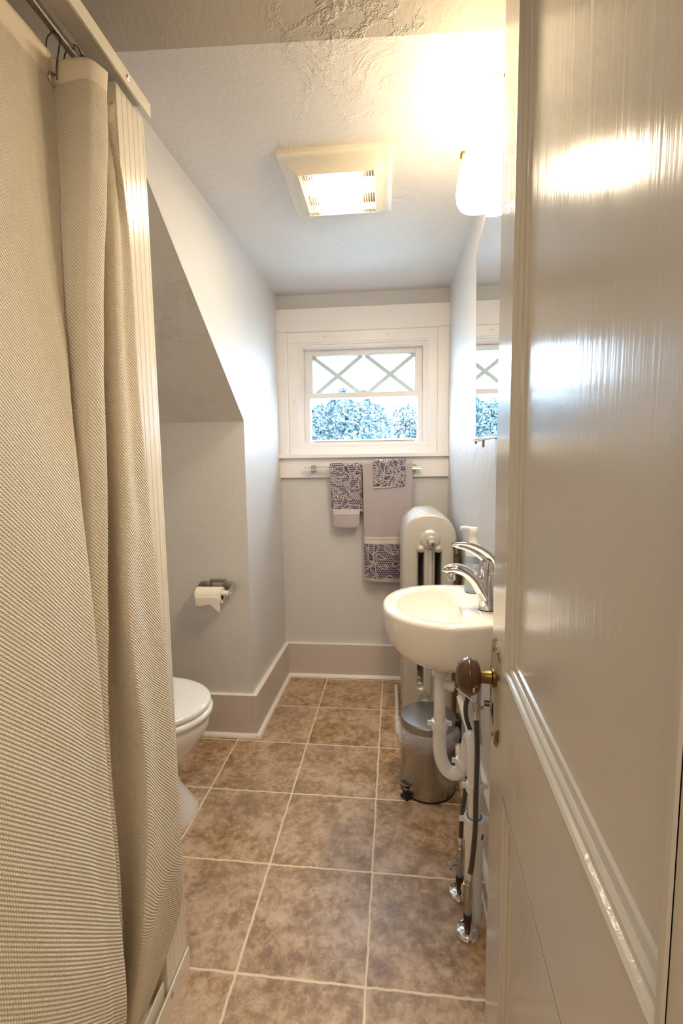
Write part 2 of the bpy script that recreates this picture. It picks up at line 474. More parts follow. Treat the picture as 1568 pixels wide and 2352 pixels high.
# outer wall with the window (its opening is made of four pieces round the hole)
WX0, WX1, WZ0, WZ1 = -0.480, 0.2125, 1.2675, 1.8195       # hole
bm = bmesh.new()
box(bm, -0.70, WX0, YB, YB + 0.14, 0, 2.3); box(bm, WX1, 0.45, YB, YB + 0.14, 0, 2.3)
box(bm, WX0, WX1, YB, YB + 0.14, 0, WZ0); box(bm, WX0, WX1, YB, YB + 0.14, WZ1, 2.3)
struct('wall_back', bm, M['wall'], smooth=False)

# sink wall
bm = bmesh.new()
prism(bm, [(XR(0.02), 0.02), (XR(YB), YB + 0.0), (XR(YB) + 0.12, YB), (XR(0.02) + 0.12, 0.02)], 0, 2.95, 'z')
struct('wall_right', bm, M['wall'], smooth=False)

# dormer side wall: full height beyond the knee wall, only above the roof slope before it
zs = lambda y: ZK + (YK - y) * (ZC - ZK) / (YK - YRL)
bm = bmesh.new()
pts = [(YB, 0), (YB, ZC + 0.1), (YRL - 0.1, ZC + 0.1), (YRL, ZC + .004), (YK + .003, ZK + .003), (YK + .003, 0)]
th = 0.10
A = [bm.verts.new((XL(y), y, z)) for y, z in pts]
B = [bm.verts.new((XL(y) - th, y, z)) for y, z in pts]
bm.faces.new(A); bm.faces.new(B[::-1])
for i in range(len(pts)): bm.faces.new((A[i], A[(i + 1) % 6], B[(i + 1) % 6], B[i]))
for f in bm.faces: pass
bmesh.ops.recalc_face_normals(bm, faces=bm.faces)
struct('wall_left', bm, M['wall'], smooth=False)
# knee wall of the toilet alcove
struct('wall_knee', BX(XFAR, XL(YK) + 0.0002, YK, YK + 0.1, 0, ZK + 0.02), M['wall'], smooth=False)
struct('wall_alcove', BX(XFAR - 0.1, XFAR, 0.0, YK + 0.1, 0, 2.95), M['wall'], smooth=False)

# dormer ceiling
bm = bmesh.new()
A = [bm.verts.new(p) for p in ((XL(YB) - .1, YB, ZC), (XR(YB) + .1, YB, ZC), (XR(YRR) + .1, YR(0.40), ZC), (XL(YRL) - 0.02, YR(-0.63), ZC))]
B = [bm.verts.new(v_.co + Vector((0, 0, 0.08))) for v_ in A]
bm.faces.new(A[::-1]); bm.faces.new(B)
for i in range(4): bm.faces.new((A[i], A[(i + 1) % 4], B[(i + 1) % 4], B[i]))
struct('ceiling', bm, M['ceiling'], smooth=False)
# roof slope: below the dormer ceiling over the alcove, and above it towards the door
bm = bmesh.new()
SL = (ZC - ZK) / (YK - YRL)
ZTOP = 2.75
def slp(x, y, off=0): return (x, y, ZK + (YK - y) * SL + off)
yt = YK - (ZTOP - ZK) / SL
for off in (0, 0.08):
    quad(bm, slp(XFAR, YK, off), slp(XL(YK) + .0002, YK, off), slp(XL(YRL) + .0002, YRL, off), slp(XFAR, YRL, off))
    # part above the dormer ceiling line; its lower edge follows the ceiling edge
    y1, y2 = YR(-0.63), YR(0.42)
    quad(bm, (XFAR, YRL, ZC + off), (XL(YRL), YRL, ZC + off), (XL(YRL), yt, ZTOP + off), (XFAR, yt, ZTOP + off))
    quad(bm, (XL(YRL), YRL, ZC + off), (0.42, y2, ZC + off), (0.42, yt, ZTOP + off), (XL(YRL), yt, ZTOP + off))
struct('ceiling_slope', bm, M['slope'], smooth=False)
struct('ceiling_ridge', BX(XFAR - 0.1, 0.5, -0.02, yt + 0.01, ZTOP, ZTOP + 0.08), M['slope'], smooth=False)

# doorway wall and the hall behind the camera
bm = bmesh.new()
box(bm, XFAR, -0.60, 0.0, 0.10, 0, 2.9); box(bm, 0.18, XR(0.02) + .1, 0.0, 0.10, 0, 2.9); box(bm, -0.60, 0.18, 0.0, 0.10, 2.06, 2.9)
struct('wall_front', bm, M['wall'], smooth=False)
bm = bmesh.new()
box(bm, -1.5, -1.42, -1.9, -0.0, 0, 2.44); box(bm, 0.75, 0.83, -1.9, 0.0, 0, 2.44); box(bm, -1.5, 0.83, -1.98, -1.9, 0, 2.44)
box(bm, 0.42, 0.83, -0.02, 0.06, 0, 2.44)
struct('wall_hall', bm, M['wall'], smooth=False)
struct('ceiling_hall', BX(-1.5, 0.83, -1.98, 0.0, 2.40, 2.46), M['ceiling'], smooth=False)

# baseboards with a quarter-round shoe
BBH = 0.186; BBT = 0.020; QR = 0.016
def baseboard(name, p0, p1, nrm, e0=0, e1=0):
    """p0->p1 along the wall, nrm = direction into the room"""
    p0 = Vector((*p0, 0)); p1 = Vector((*p1, 0)); n = Vector((*nrm, 0)).normalized()
    bm = bmesh.new()
    pr = [(0, 0), (BBT, 0), (BBT, BBH - 0.003), (BBT - 0.003, BBH), (0, BBH)]
    loft(bm, [[p0 + n * a + Vector((0, 0, z)) for a, z in pr], [p1 + n * a + Vector((0, 0, z)) for a, z in pr]])
    o = struct(name, bm, M['basebd'])
    dd = (p1 - p0).normalized(); p0 = p0 - dd * e0; p1 = p1 + dd * e1
    bm = bmesh.new()
    pr = [(BBT, 0)] + [(BBT + QR * math.cos(a), QR * math.sin(a)) for a in [i * PI / 16 for i in range(9)]]
    loft(bm, [[p0 + n * a + Vector((0, 0, z)) for a, z in pr], [p1 + n * a + Vector((0, 0, z)) for a, z in pr]])
    obj('shoe_moulding', bm, M['trim'], o)
    p0 = p0 + dd * e0; p1 = p1 - dd * e1
    bm = bmesh.new()   # thick bead of paint on top
    pr = [(0.0, BBH - .0005), (BBT + .0004, BBH - .0005), (BBT + .0004, BBH + .0012), (0, BBH + .002)]
    loft(bm, [[p0 + n * a + Vector((0, 0, z)) for a, z in pr], [p1 + n * a + Vector((0, 0, z)) for a, z in pr]])
    obj('painted_top_edge', bm, M['trim'], o)
    return o
E_ = BBT + QR
baseboard('baseboard_back', (XL(YB), YB), (XR(YB), YB), (0, -1))
baseboard('baseboard_left', (XL(YK - BBT), YK - BBT), (XL(YB - .001), YB - .001), (1, 0), e0=QR)
baseboard('baseboard_knee', (XFAR, YK), (XL(YK) + .0005, YK), (0, -1), e1=BBT)
baseboard('baseboard_right', (XR(YB), YB - .001), (XR(0.12), 0.12), (-1, 0))

# ------------------------------------------------------------------ window
win = thing('window_1', 'double-hung white window with diamond muntins in its upper sash', None, (-0.13, YB, 1.54), kind='structure')
CT = 0.020
bm = bmesh.new()   # head casing, a wide flat board
box(bm, -0.5845, 0.3125, YB - 0.024, YB, 1.868, 1.983)
obj('head_casing', bm, M['trim'], win, bevel=0.003)
for x0, x1, nm in ((-0.5835, -0.527, 'l'), (0.2535, 0.3115, 'r')):
    obj('side_casing', BX(x0, x1, YB - CT, YB, 1.236, 1.868), M['trim'], win, bevel=0.003)
obj('window_stool', BX(-0.585, 0.3125, YB - 0.046, YB, 1.2135, 1.236), M['trim'], win, bevel=0.004)
obj('apron', BX(-0.582, 0.3115, YB - 0.020, YB, 1.1096, 1.2135), M['trim'], win, bevel=0.002)
# inner jamb boards, set back from the casing
Y1 = YB - 0.006
bm = bmesh.new()
box(bm, -0.527, 0.2535, Y1, YB + .04, 1.8155, 1.868)
obj('jamb_head', bm, M['trim'], win, bevel=0.002)
obj('jamb_side', BX(-0.527, -0.476, Y1, YB + .04, 1.2715, 1.8155), M['trim'], win, bevel=0.002)
obj('jamb_side', BX(0.2085, 0.2535, Y1, YB + .04, 1.2715, 1.8155), M['trim'], win, bevel=0.002)
obj('jamb_sill', BX(-0.527, 0.2535, Y1, YB + .04, 1.236, 1.2715), M['trim'], win, bevel=0.002)
# knots that show through the paint
for kx, kz, a in ((-0.325, 1.842, .5), (-0.001, 1.843, 0.1), (-0.497, 1.511, 1.4)):
    bm = bmesh.new()
    for rr_, dy in ((0.0115, .0004), (0.0045, .0008)):
        vs = []
        for k in range(16):
            th_ = 2 * PI * k / 16; ex, ez = rr_ * math.cos(th_), rr_ * 0.55 * math.sin(th_)
            vs.append(bm.verts.new((kx + ex * math.cos(a) - ez * math.sin(a), Y1 - dy, kz + ex * math.sin(a) + ez * math.cos(a))))
        bm.faces.new(vs)
    obj('wood_knot', bm, M['knot'], win)
# vinyl frame with stepped stops
Pw = lambda a, b, o_: (a, YB + o_, b)
bm = bmesh.new()
frame_sweep(bm, (-0.4765, 0.2090, 1.2710, 1.8160), [(0, .03), (0, 0.0), (0.010, 0.0), (0.010, 0.012), (0.022, 0.012), (0.022, 0.02), (0.028, 0.02), (0.028, 0.11)], Pw)
obj('window_frame', bm, M['vinyl'], win)
def sash(x0, x1, z0, z1, y, gx0, gx1, gz0, gz1, nm):
    bm = bmesh.new()
    box(bm, x0, gx0, y, y + .03, z0, z1); box(bm, gx1, x1, y, y + .03, z0, z1)
    box(bm, gx0, gx1, y, y + .03, z0, gz0); box(bm, gx0, gx1, y, y + .03, gz1, z1)
    s = obj('sash', bm, M['vinyl'], win, bevel=0.0025)
    bm = bmesh.new()
    frame_sweep(bm, (gx0 - .001, gx1 + .001, gz0 - .001, gz1 + .001), [(0, .004), (.003, .004), (.006, .012), (.006, .02)], lambda a, b, o_: (a, y + o_, b))
    obj('glazing_bead', bm, M['vinyl'], s)
    bm = bmesh.new(); quad(bm, (gx0, y + .016, gz0), (gx1, y + .016, gz0), (gx1, y + .016, gz1), (gx0, y + .016, gz1))
    obj('glass_pane', bm, M['pane'], s)
    return s
UY = YB + 0.062; LY = YB + 0.028
k1 = UY / YB; 
def toward(x, z, y):   # same sight line, deeper plane
    return (x * y / YB, CAM_H + (z - CAM_H) * y / YB)
ux0, uz0 = toward(-0.3978, 1.553, UY); ux1, uz1 = toward(0.1415, 1.748, UY)
su = sash(-0.448, 0.181, 1.54, 1.788, UY, ux0, ux1, 1.555, uz1, 'upper')
lx0, lz0 = toward(-0.4125, 1.306, LY); lx1, lz1 = toward(0.1545, 1.528, LY)
sl_ = sash(-0.4485, 0.181, 1.276, 1.559, LY, lx0, lx1, lz0, lz1, 'lower')
obj('lift_rail', BX(-0.40, 0.14, LY - 0.008, LY, 1.302, 1.3075), M['vinyl'], sl_, bevel=.002)
bm = bmesh.new(); box(bm, -0.40, 0.125, UY - .010, UY, 1.757, 1.763)
obj('lift_rail', bm, M['vinyl'], su, bevel=.002)
bm = bmesh.new(); box(bm, -0.160, -0.100, LY - .002, LY + .03, 1.559, 1.564); lathe(bm, [(0.013, 0), (0.013, .006), (.006, .010)], (-0.13, LY + .012, 1.564))
obj('sash_lock', bm, M['vinyl'], sl_, bevel=.0015)
bm = bmesh.new(); box(bm, 0.158, 0.164, UY - .006, UY, 1.645, 1.69)
obj('tilt_latch', bm, M['trim'], su, bevel=.0015)
# diamond muntins behind the upper glass
zu0, zu1 = 1.556, uz1 - .002; xm = (ux0 + ux1) / 2
for i_, (xa, za, xb, zb) in enumerate(((ux0, zu1, xm - .012, zu0), (ux0 + .01, zu0, xm - .008, zu1), (xm + .012, zu1, ux1 + .0, zu0 - .004), (xm + .016, zu0, ux1 - .002, zu1))):
    bm = bmesh.new()
    d_ = Vector((xb - xa, 0, zb - za)); n_ = Vector((-d_.z, 0, d_.x)).normalized() * 0.0105
    a_, b2 = Vector((xa, UY + .018 + .0006 * (i_ % 2), za)), Vector((xb, UY + .018 + .0006 * (i_ % 2), zb))
    loft(bm, [[p + n_, p + n_ + Vector((0, .006, 0)), p - n_ + Vector((0, .006, 0)), p - n_] for p in (a_, b2)])
    obj('muntin', bm, M['muntin'], su)

# ------------------------------------------------------------------ outside: trees, cables
def leaf_cloud(name, c, rad, n, size, label, seed, trunk=True):
    random.seed(seed)
    th_ = thing(name, label, 'tree', (c[0], c[1], -4.0), 'trees outside the window')
    bm = bmesh.new()
    blobs = [(Vector(c), rad)]
    for k in range(26):
        d = Vector((random.gauss(0, 1), random.gauss(0, 1), random.gauss(0, .8))).normalized()
        blobs.append((Vector(c) + Vector((d.x * rad[0], d.y * rad[1], d.z * rad[2])) * .8, tuple(r * random.uniform(.22, .42) for r in rad)))
    for k in range(n):
        bc, br = random.choice(blobs)
        d = Vector((random.gauss(0, 1), random.gauss(0, 1) - .7, random.gauss(0, 1) + .2)).normalized()
        p = bc + Vector((d.x * br[0], d.y * br[1], d.z * br[2])) * random.uniform(.8, 1.05)
        s = size * random.uniform(.6, 1.3)
        a = Vector((random.gauss(0, 1), random.gauss(0, 1), random.gauss(0, 1))).normalized(); b = a.orthogonal().normalized()
        q = [bm.verts.new(p + a * s), bm.verts.new(p + b * s * .55), bm.verts.new(p - a * s), bm.verts.new(p - b * s * .55)]
        bm.faces.new(q)
    obj('foliage', bm, M['leaf'], th_, smooth=False)
    bm = bmesh.new()
    tube(bm, [(c[0], c[1], -4), (c[0] + .1, c[1], c[2] - rad[2] * .3), (c[0], c[1], c[2] + rad[2] * .4)], [.22, .16, .06], 10)
    obj('trunk', bm, M['bark'], th_)
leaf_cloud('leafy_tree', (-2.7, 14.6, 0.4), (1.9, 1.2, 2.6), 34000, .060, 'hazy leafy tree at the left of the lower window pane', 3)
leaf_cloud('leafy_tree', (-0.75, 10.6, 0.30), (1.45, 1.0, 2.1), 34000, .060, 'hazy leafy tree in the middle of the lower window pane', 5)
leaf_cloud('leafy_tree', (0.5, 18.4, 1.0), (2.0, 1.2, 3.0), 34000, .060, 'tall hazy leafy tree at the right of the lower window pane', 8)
gb = thing('garden', 'pale garden ground below the trees outside', 'ground', (0, 20, -4.02), kind='structure')
obj('lawn', BX(-30, 30, 3.2, 60, -4.1, -4.02), M['ground'], gb, smooth=False)
for i_, (za, zb, lb) in enumerate(((0.52, .82, 'upper pale utility cable crossing before the trees outside'), (0.44, .80, 'lower pale utility cable crossing before the trees outside'))):
    pts = [(-9 + k * 1.8, 8.2 + .1 * i_, (za - .9 + (zb - za) * k / 10 * 2.2) + 0.012 * (k - 5) ** 2 + .55) for k in range(11)]
    bm = TB(pts, 0.008, 6, smooth=3)
    o = obj('utility_cable', bm, M['cable'], None); tag(o, lb, 'cable', 'cables outside the window')

# ------------------------------------------------------------------ door leaf, standing open
DD = Vector((0.05897, 0.99826, 0.0)); DN = Vector((-DD.y, DD.x, 0.0))   # DN points into the room
DE = Vector((0.1845, 0.84, 0.0))                                       # free edge, room face
def DP(s, z, n=0.0): return DE - DD * s + DN * n + Vector((0, 0, z))
def dbox(bm, s0, s1, z0, z1, n0, n1):
    vs = [bm.verts.new(DP(s, z, n)) for z in (z0, z1) for n in (n0, n1) for s in (s0, s1)]
    for f in ((0, 2, 3, 1), (4, 5, 7, 6), (0, 1, 5, 4), (2, 6, 7, 3), (0, 4, 6, 2), (1, 3, 7, 5)): bm.faces.new([vs[i] for i in f])
    return bm
LW = 0.760
door = thing('door_1', 'glossy beige panelled door standing open at the right', None, DP(LW, 0.0), kind='structure')
bm = bmesh.new()
S0, S1 = 0.120, 0.597
dbox(bm, 0, S0, .012, 2.03, -.035, 0); dbox(bm, S1, LW, .012, 2.03, -.035, 0)
for z0, z1 in ((.012, .20), (.666, .8615), (1.93, 2.03)): dbox(bm, S0, S1, z0, z1, -.035, 0)
obj('door_leaf', bm, M['doorp'], door, bevel=0.0015)
for z0, z1 in ((.20, .666), (.8615, 1.93)):
    pn = obj('door_panel', dbox(bmesh.new(), S0 - .002, S1 + .002, z0 - .002, z1 + .002, -.024, -.0125), M['doorp'], door, smooth=False)
    bm = bmesh.new()
    k_ = 1.0 if z0 > .5 else 0.1
    frame_sweep(bm, (S0, S1, z0, z1), [(0, 0.0), (0.001, .0018 * k_), (.006, .0022 * k_), (.009, .0), (.0105, -.0035), (.013, -.0042), (.017, -.0035), (.019, -.0052), (.0205, -.0078), (.025, -.0088), (.028, -.0095), (.030, -.0126)],
                lambda a, b, o_: DP(a, b, o_))
    obj('panel_moulding', bm, M['doorp'], door, angle=25)
# lock plate and knob
plate = thing('x', None, None); bpy.data.objects.remove(plate)
bm = bmesh.new()
ps0, ps1, pz0, pz1 = 0.010, 0.080, 0.705, 0.892
out = [(ps0, pz0 + .022), (ps0 + .012, pz0 + .006), (ps0 + .024, pz0), (ps1 - .012, pz0 + .006), (ps1, pz0 + .022), (ps1, pz1 - .022), (ps1 - .012, pz1 - .006), (ps0 + .024, pz1), (ps0 + .012, pz1 - .006), (ps0, pz1 - .022)]
cs, cz = (ps0 + ps1) / 2, (pz0 + pz1) / 2
def shr(p, k): return (cs + (p[0] - cs) * k, cz + (p[1] - cz) * (1 - (1 - k) * .25))
loft(bm, [[DP(*p, 0.0) for p in out], [DP(*p, 0.0025) for p in out], [DP(*shr(p, .78), .0055) for p in out], [DP(*shr(p, .66), .0045) for p in out]])
mpl = mat('chipped_painted_plate', L((186, 170, 146)), 0.35); M['plate'] = mpl; t = NT(mpl); v = t.coord('Object')
n_ = t.noise(v, 22, 5, 0.65, 0.6)
t.base(t.ramp(n_, [(0.42, (0.10, 0.065, 0.02)), (0.45, L((112, 92, 60))), (0.48, L((176, 160, 138)))]))
pl = obj('lock_plate', bm, mpl, door)
bm = bmesh.new(); dbox(bm, cs - .003, cs + .003, .755, .778, .0035, .0062)
obj('keyhole', bm, M['black'], pl)
for z_ in (.872, .722):
    obj('plate_screw', LT([(0.0035, 0), (.0035, .0012), (0, .0022)], DP(cs, z_, .0045), DN, 12), M['brass'], pl)
KC = DP(0.052, 0.826, .004)
bm = bmesh.new()
lathe(bm, [(.016, 0), (.016, .004), (.0115, .006), (.0105, .022), (.0125, .026)], KC, DN, 28)
sh = obj('knob_shank', bm, M['brass'], door)
bm = bmesh.new()
lathe(bm, [(.0122, .023), (.0185, .0238), (.0250, .0268), (.0292, .0315), (.0310, .0370), (.0314, .0402), (.0328, .0415), (.0328, .0440), (.0314, .0455), (.0302, .049), (.0272, .054), (.0215, .0590), (.0145, .0622), (.007, .0638), (0, .0642)], KC, DN, 40)
kb = obj('door_knob', bm, M['bronze'], door, angle=60)
bm = bmesh.new(); lathe(bm, [(.0325, .0420), (.0331, .0424), (.0331, .0428), (.0325, .0432)], KC, DN, 40)
obj('brass_band', bm, M['brass'], kb)
# chips of bare paint on the knob
for ang, hh_, s_, ln_ in ((2.75, .0368, .0022, .012), (3.2, .033, .0012, .003), (2.3, .0342, .0010, .0022)):
    bm = bmesh.new(); ax = DN.normalized(); n0 = ax.orthogonal().normalized(); b0 = ax.cross(n0)
    r_ = np.interp(hh_, [.0268, .0315, .0370, .0402], [.0250, .0292, .0310, .0314])
    vs = []
    # facing the doorway and slightly down
    base_dir = (-DD).normalized()
    for k in range(10):
        t_ = 2 * PI * k / 10; da = ln_ / r_ * .5 * math.sin(t_) * 1.0; dh = s_ * math.cos(t_) * random.uniform(.7, 1.1)
        q = Matrix.Rotation(da + (ang - 2.75) * .5 - .35, 4, ax); dir_ = q @ base_dir
        rr_ = np.interp(hh_ + dh, [.0268, .0315, .0370, .0402], [.0250, .0292, .0310, .0314]) + .0004
        vs.append(bm.verts.new(KC + ax * (hh_ + dh) + dir_ * rr_))
    bm.faces.new(vs); obj('paint_chip', bm, M['chip'], kb)
# hinges on the far edge
for z_ in (.25, 1.78):
    obj('hinge', TB([DP(LW + .004, z_ - .045, .004), DP(LW + .004, z_ + .045, .004)], .006, 12), M['brass'], door)

# ------------------------------------------------------------------ shower stall frame and curtain
stall = thing('shower_stall', 'cream metal shower stall frame with fluted jamb behind the curtain', 'shower stall', (-0.50, 0.90, 0))
# fluted jamb, seen from the room
bm = bmesh.new()
JY0, JY1, JX = 0.872, 0.963, -0.479
fl = []
nf = 5; wv = (JY1 - JY0)
for i in range(nf):
    a = JY0 + wv * i / nf; b = JY0 + wv * (i + 1) / nf
    fl += [(a + .0012, JX), (b - .0012, JX), (b - .0006, JX - .0010), (b, JX - .0010)] if i < nf - 1 else [(a + .0012, JX), (b, JX)]
poly = [(JY0, JX - .002)] + fl + [(JY1, JX - .030), (JY0, JX - .030)]
prism(bm, [(x_, y_) for y_, x_ in poly], 0.03, 1.868, 'z')
obj('fluted_jamb', bm, M['metalw'], stall)
# top rail running towards the door
bm = bmesh.new()
prism(bm, [(-.462, 1.868), (-.462, 1.893), (-.4645, 1.8955), (-.515, 1.8955), (-.515, 1.892), (-.466, 1.892), (-.466, 1.868)], 0.14, .967, 'y')
rl = obj('top_rail', bm, M['metalw'], stall)
bm = LT([(.0052, 0), (.0052, .0010), (.0030, .0022), (.0012, .0012), (0, .0012)], (-.462, .885, 1.8805), (1, 0, 0), 16)
obj('rail_screw', bm, M['screw'], rl)
bm = bmesh.new()
prism(bm, [(-.4725, 0.0), (-.4725, .0555), (-.4765, .0555), (-.4765, .006), (-.515, .006), (-.515, 0)], 0.14, .967, 'y')
bt = obj('base_track', bm, M['metalw'], stall)
obj('track_screw', LT([(.0052, 0), (.0052, .0010), (.0030, .0022), (0, .0012)], (-.4725, .876, .040), (1, 0, 0), 16), M['screw'], bt)
bm = bmesh.new()
prism(bm, [(-.4835, .006), (-.4835, .084), (-.4875, .084), (-.4875, .006)], 0.14, .866, 'y')
obj('sill_lip', bm, M['metalw'], stall, bevel=.001)
obj('end_panel', BX(-1.30, -.480, .966, .972, 0.0, 1.865), M['metalw'], stall, smooth=False)
obj('stall_floor', BX(-1.30, -.4880, .14, .966, 0.0, .03), M['metalw'], stall, smooth=False)
obj('side_panel', BX(-1.306, -1.30, .14, .972, 0.0, 1.865), M['metalw'], stall, smooth=False)

rod = obj('shower_rod', TB([(-.53, .12, 1.888), (-.53, .966, 1.888)], .0085, 16), M['steelrod'])
tag(rod, 'bare metal rod the shower curtain hangs from, inside the stall', 'rod')

# curtain: folds given by ridge and valley lines at sixteen heights
CT_ = [(1.84, [(-0.53, 0.77), (-0.452, 0.8), (-0.525, 0.86), (-0.488, 0.866), (-0.48, 0.869)]), (1.78, [(-0.527, 0.766), (-0.453, 0.793), (-0.525, 0.857), (-0.486, 0.859), (-0.477, 0.861)]), (1.68, [(-0.52, 0.753), (-0.453, 0.782), (-0.52, 0.85), (-0.481, 0.852), (-0.471, 0.867)]), (1.55, [(-0.509, 0.734), (-0.455, 0.766), (-0.515, 0.832), (-0.465, 0.823), (-0.459, 0.855)]), (1.4, [(-0.494, 0.712), (-0.456, 0.75), (-0.51, 0.815), (-0.459, 0.808), (-0.455, 0.848)]), (1.25, [(-0.478, 0.69), (-0.458, 0.739), (-0.505, 0.8), (-0.454, 0.792), (-0.451, 0.845)]), (1.1, [(-0.461, 0.672), (-0.459, 0.73), (-0.5, 0.79), (-0.449, 0.779), (-0.449, 0.854)]), (0.95, [(-0.446, 0.657), (-0.46, 0.718), (-0.5, 0.785), (-0.445, 0.768), (-0.447, 0.868)]), (0.8, [(-0.434, 0.646), (-0.462, 0.704), (-0.5, 0.775), (-0.44, 0.766), (-0.445, 0.883)]), (0.65, [(-0.422, 0.635), (-0.463, 0.702), (-0.495, 0.768), (-0.437, 0.773), (-0.442, 0.883)]), (0.5, [(-0.41, 0.622), (-0.46, 0.7), (-0.49, 0.76), (-0.433, 0.752), (-0.438, 0.884)]), (0.38, [[-0.406, 0.619], [-0.464, 0.7], [-0.488, 0.75], [-0.431, 0.722], [-0.436, 0.879]]), (0.28, [[-0.415, 0.613], [-0.467, 0.69], [-0.488, 0.73], [-0.442, 0.709], [-0.443, 0.889]]), (0.2, [[-0.43, 0.606], [-0.472, 0.68], [-0.485, 0.72], [-0.455, 0.702], [-0.456, 0.875]]), (0.13, [[-0.46, 0.615], [-0.48, 0.68], [-0.49, 0.715], [-0.472, 0.715], [-0.474, 0.79]]), (0.09, [[-0.492, 0.62], [-0.497, 0.68], [-0.5, 0.715], [-0.497, 0.72], [-0.496, 0.775]]), (0.05, [[-0.5, 0.62], [-0.505, 0.68], [-0.51, 0.715], [-0.503, 0.725], [-0.5, 0.77]])]
def curtain():
    rows = []
    for z, (B, D, E, G, F) in CT_:
        bulge = -B[0] - .40            # how far the near fold is from its lowest bulge
        bx = B[0]; vq = min(1.0, max(0.0, (B[0] + .520) / .045))
        c = [(-.545, .16), (-.50 if z > 1 else -.49, .25), (bx - .035 * vq, .36), (bx - .004, .47), (bx + .004 * vq, .56), (bx, B[1] - .035), tuple(B),
             (B[0] - .018 * vq + .004 * (1 - vq), B[1] + .010 - .004 * (1 - vq)), ((B[0] + D[0]) / 2 - .034 * vq, B[1] * .55 + D[1] * .45 - .012 * (1 - vq)), (D[0] - .010, D[1] - .028), tuple(D),
             (D[0] - .014, D[1] + .006), tuple(E) if E[1] > D[1] else (E[0], D[1] + .01),
             (G[0] - .010, G[1] - .008), tuple(G), (G[0] * .5 + F[0] * .5 - .006, G[1] * .5 + F[1] * .5), (F[0], F[1] - .004), (F[0] - .004, F[1])]
        rows.append((z, [Vector((x, y, z)) for x, y in c]))
    # across: spline each row; down: spline between rows
    fine = [(z, catmull(r, 7)) for z, r in rows]
    nc = len(fine[0][1]); cols = []
    for j in range(nc): cols.append(catmull([r[j] for z, r in fine], 8))
    nr = len(cols[0])
    # arc length for the weave
    g = [[cols[j][i] for j in range(nc)] for i in range(nr)]
    for i in range(nr):
        for j in range(nc):
            p = g[i][j]
            q = noise.noise(Vector((p.y * 9, p.z * 3.0, 1.7))) * .0045 + noise.noise(Vector((p.y * 26 + p.z * 8, p.z * 7.0, 4.7))) * .0016
            g[i][j] = p + Vector((q if p.z > .15 else q * .2, 0, 0))
    ref = g[nr // 3]; s = [0.0]
    for j in range(1, nc): s.append(s[-1] + (ref[j] - ref[j - 1]).length)
    jB = 6 * 7; sr = []
    for i in range(nr):                       # cloth length along each row, measured from the near ridge
        q = [0.0]
        for j in range(1, nc): q.append(q[-1] + (g[i][j] - g[i][j - 1]).length)
        sr.append([x_ - q[jB] for x_ in q])
    # slightly scalloped upper edge
    for j in range(nc):
        yv = g[0][j].y; sag = .004 * math.sin(s[j] * 38) - .011 * min(1, max(0, (j - jB - 2) / 8))
        for i in range(10): g[i][j] = g[i][j] + Vector((0, 0, sag * (1 - i / 10)))
    bm = bmesh.new(); uvl = bm.loops.layers.uv.verify()
    V = [[bm.verts.new(p) for p in row] for row in g]
    zz = [g[i][0].z for i in range(nr)]
    hem_rows = 6
    for i in range(nr - 1):
        for j in range(nc - 1):
            f = bm.faces.new((V[i][j], V[i][j + 1], V[i + 1][j + 1], V[i + 1][j])); f.smooth = True
            if i < hem_rows: f.material_index = 1
            for lp, (a, b) in zip(f.loops, ((j, i), (j + 1, i), (j + 1, i + 1), (j, i + 1))): lp[uvl].uv = (sr[b][a], zz[b])
    me = bpy.data.meshes.new('shower_curtain'); bm.to_mesh(me); bm.free()
    me.materials.append(M['curtain']); me.materials.append(M['hem'])
    o = bpy.data.objects.new('shower_curtain', me); COL.objects.link(o); ORG[o.name] = Vector((0, 0, 0))
    m_ = o.modifiers.new('thick', 'SOLIDIFY'); m_.thickness = .0012; m_.offset = 0
    tag(o, 'off-white dimpled shower curtain hanging in long folds at the left', 'shower curtain')
    return o, g, s
cur, CG, CS = curtain()
# grommet at the top right of the near fold, on the cloth
def on_cloth(y, row=8, lo=0):
    best = min(range(lo, len(CG[row])), key=lambda j: abs(CG[row][j].y - y)); return CG[row][best]
gp = on_cloth(.775, 6) ; gp = Vector((-.527, .779, 1.822))
jn = min(range(len(CG[6])), key=lambda j: (CG[6][j] - gp).length); gp = CG[6][jn]
nrm_ = ((CG[6][jn + 1] - CG[6][jn - 1]).cross(Vector((0, 0, -1)))).normalized()
if nrm_.dot(Vector((0, 0, CAM_H)) - gp) < 0: nrm_ = -nrm_
def torus(bm, c, n, R, r, seg=28, s2=8, sc=(1, 1)):
    n = Vector(n).normalized(); a = n.orthogonal().normalized()
    if abs(n.z) < .9: a = (Vector((0, 0, 1)) - n * n.z).normalized()
    b = n.cross(a)
    pts = [Vector(c) + a * math.cos(2 * PI * k / seg) * R * sc[0] + b * math.sin(2 * PI * k / seg) * R * sc[1] for k in range(seg)]
    rings = []
    for k in range(seg):
        d = (pts[k] - Vector(c)).normalized()
        rings.append([bm.verts.new(pts[k] + (d * math.cos(2 * PI * q / s2) + n * math.sin(2 * PI * q / s2)) * r) for q in range(s2)])
    for k in range(seg):
        for q in range(s2): bm.faces.new((rings[k][q], rings[(k + 1) % seg][q], rings[(k + 1) % seg][(q + 1) % s2], rings[k][(q + 1) % s2]))
    return bm
gm = obj('grommet', torus(bmesh.new(), gp + nrm_ * .0015, nrm_, .0095, .0021), M['screw'], cur)
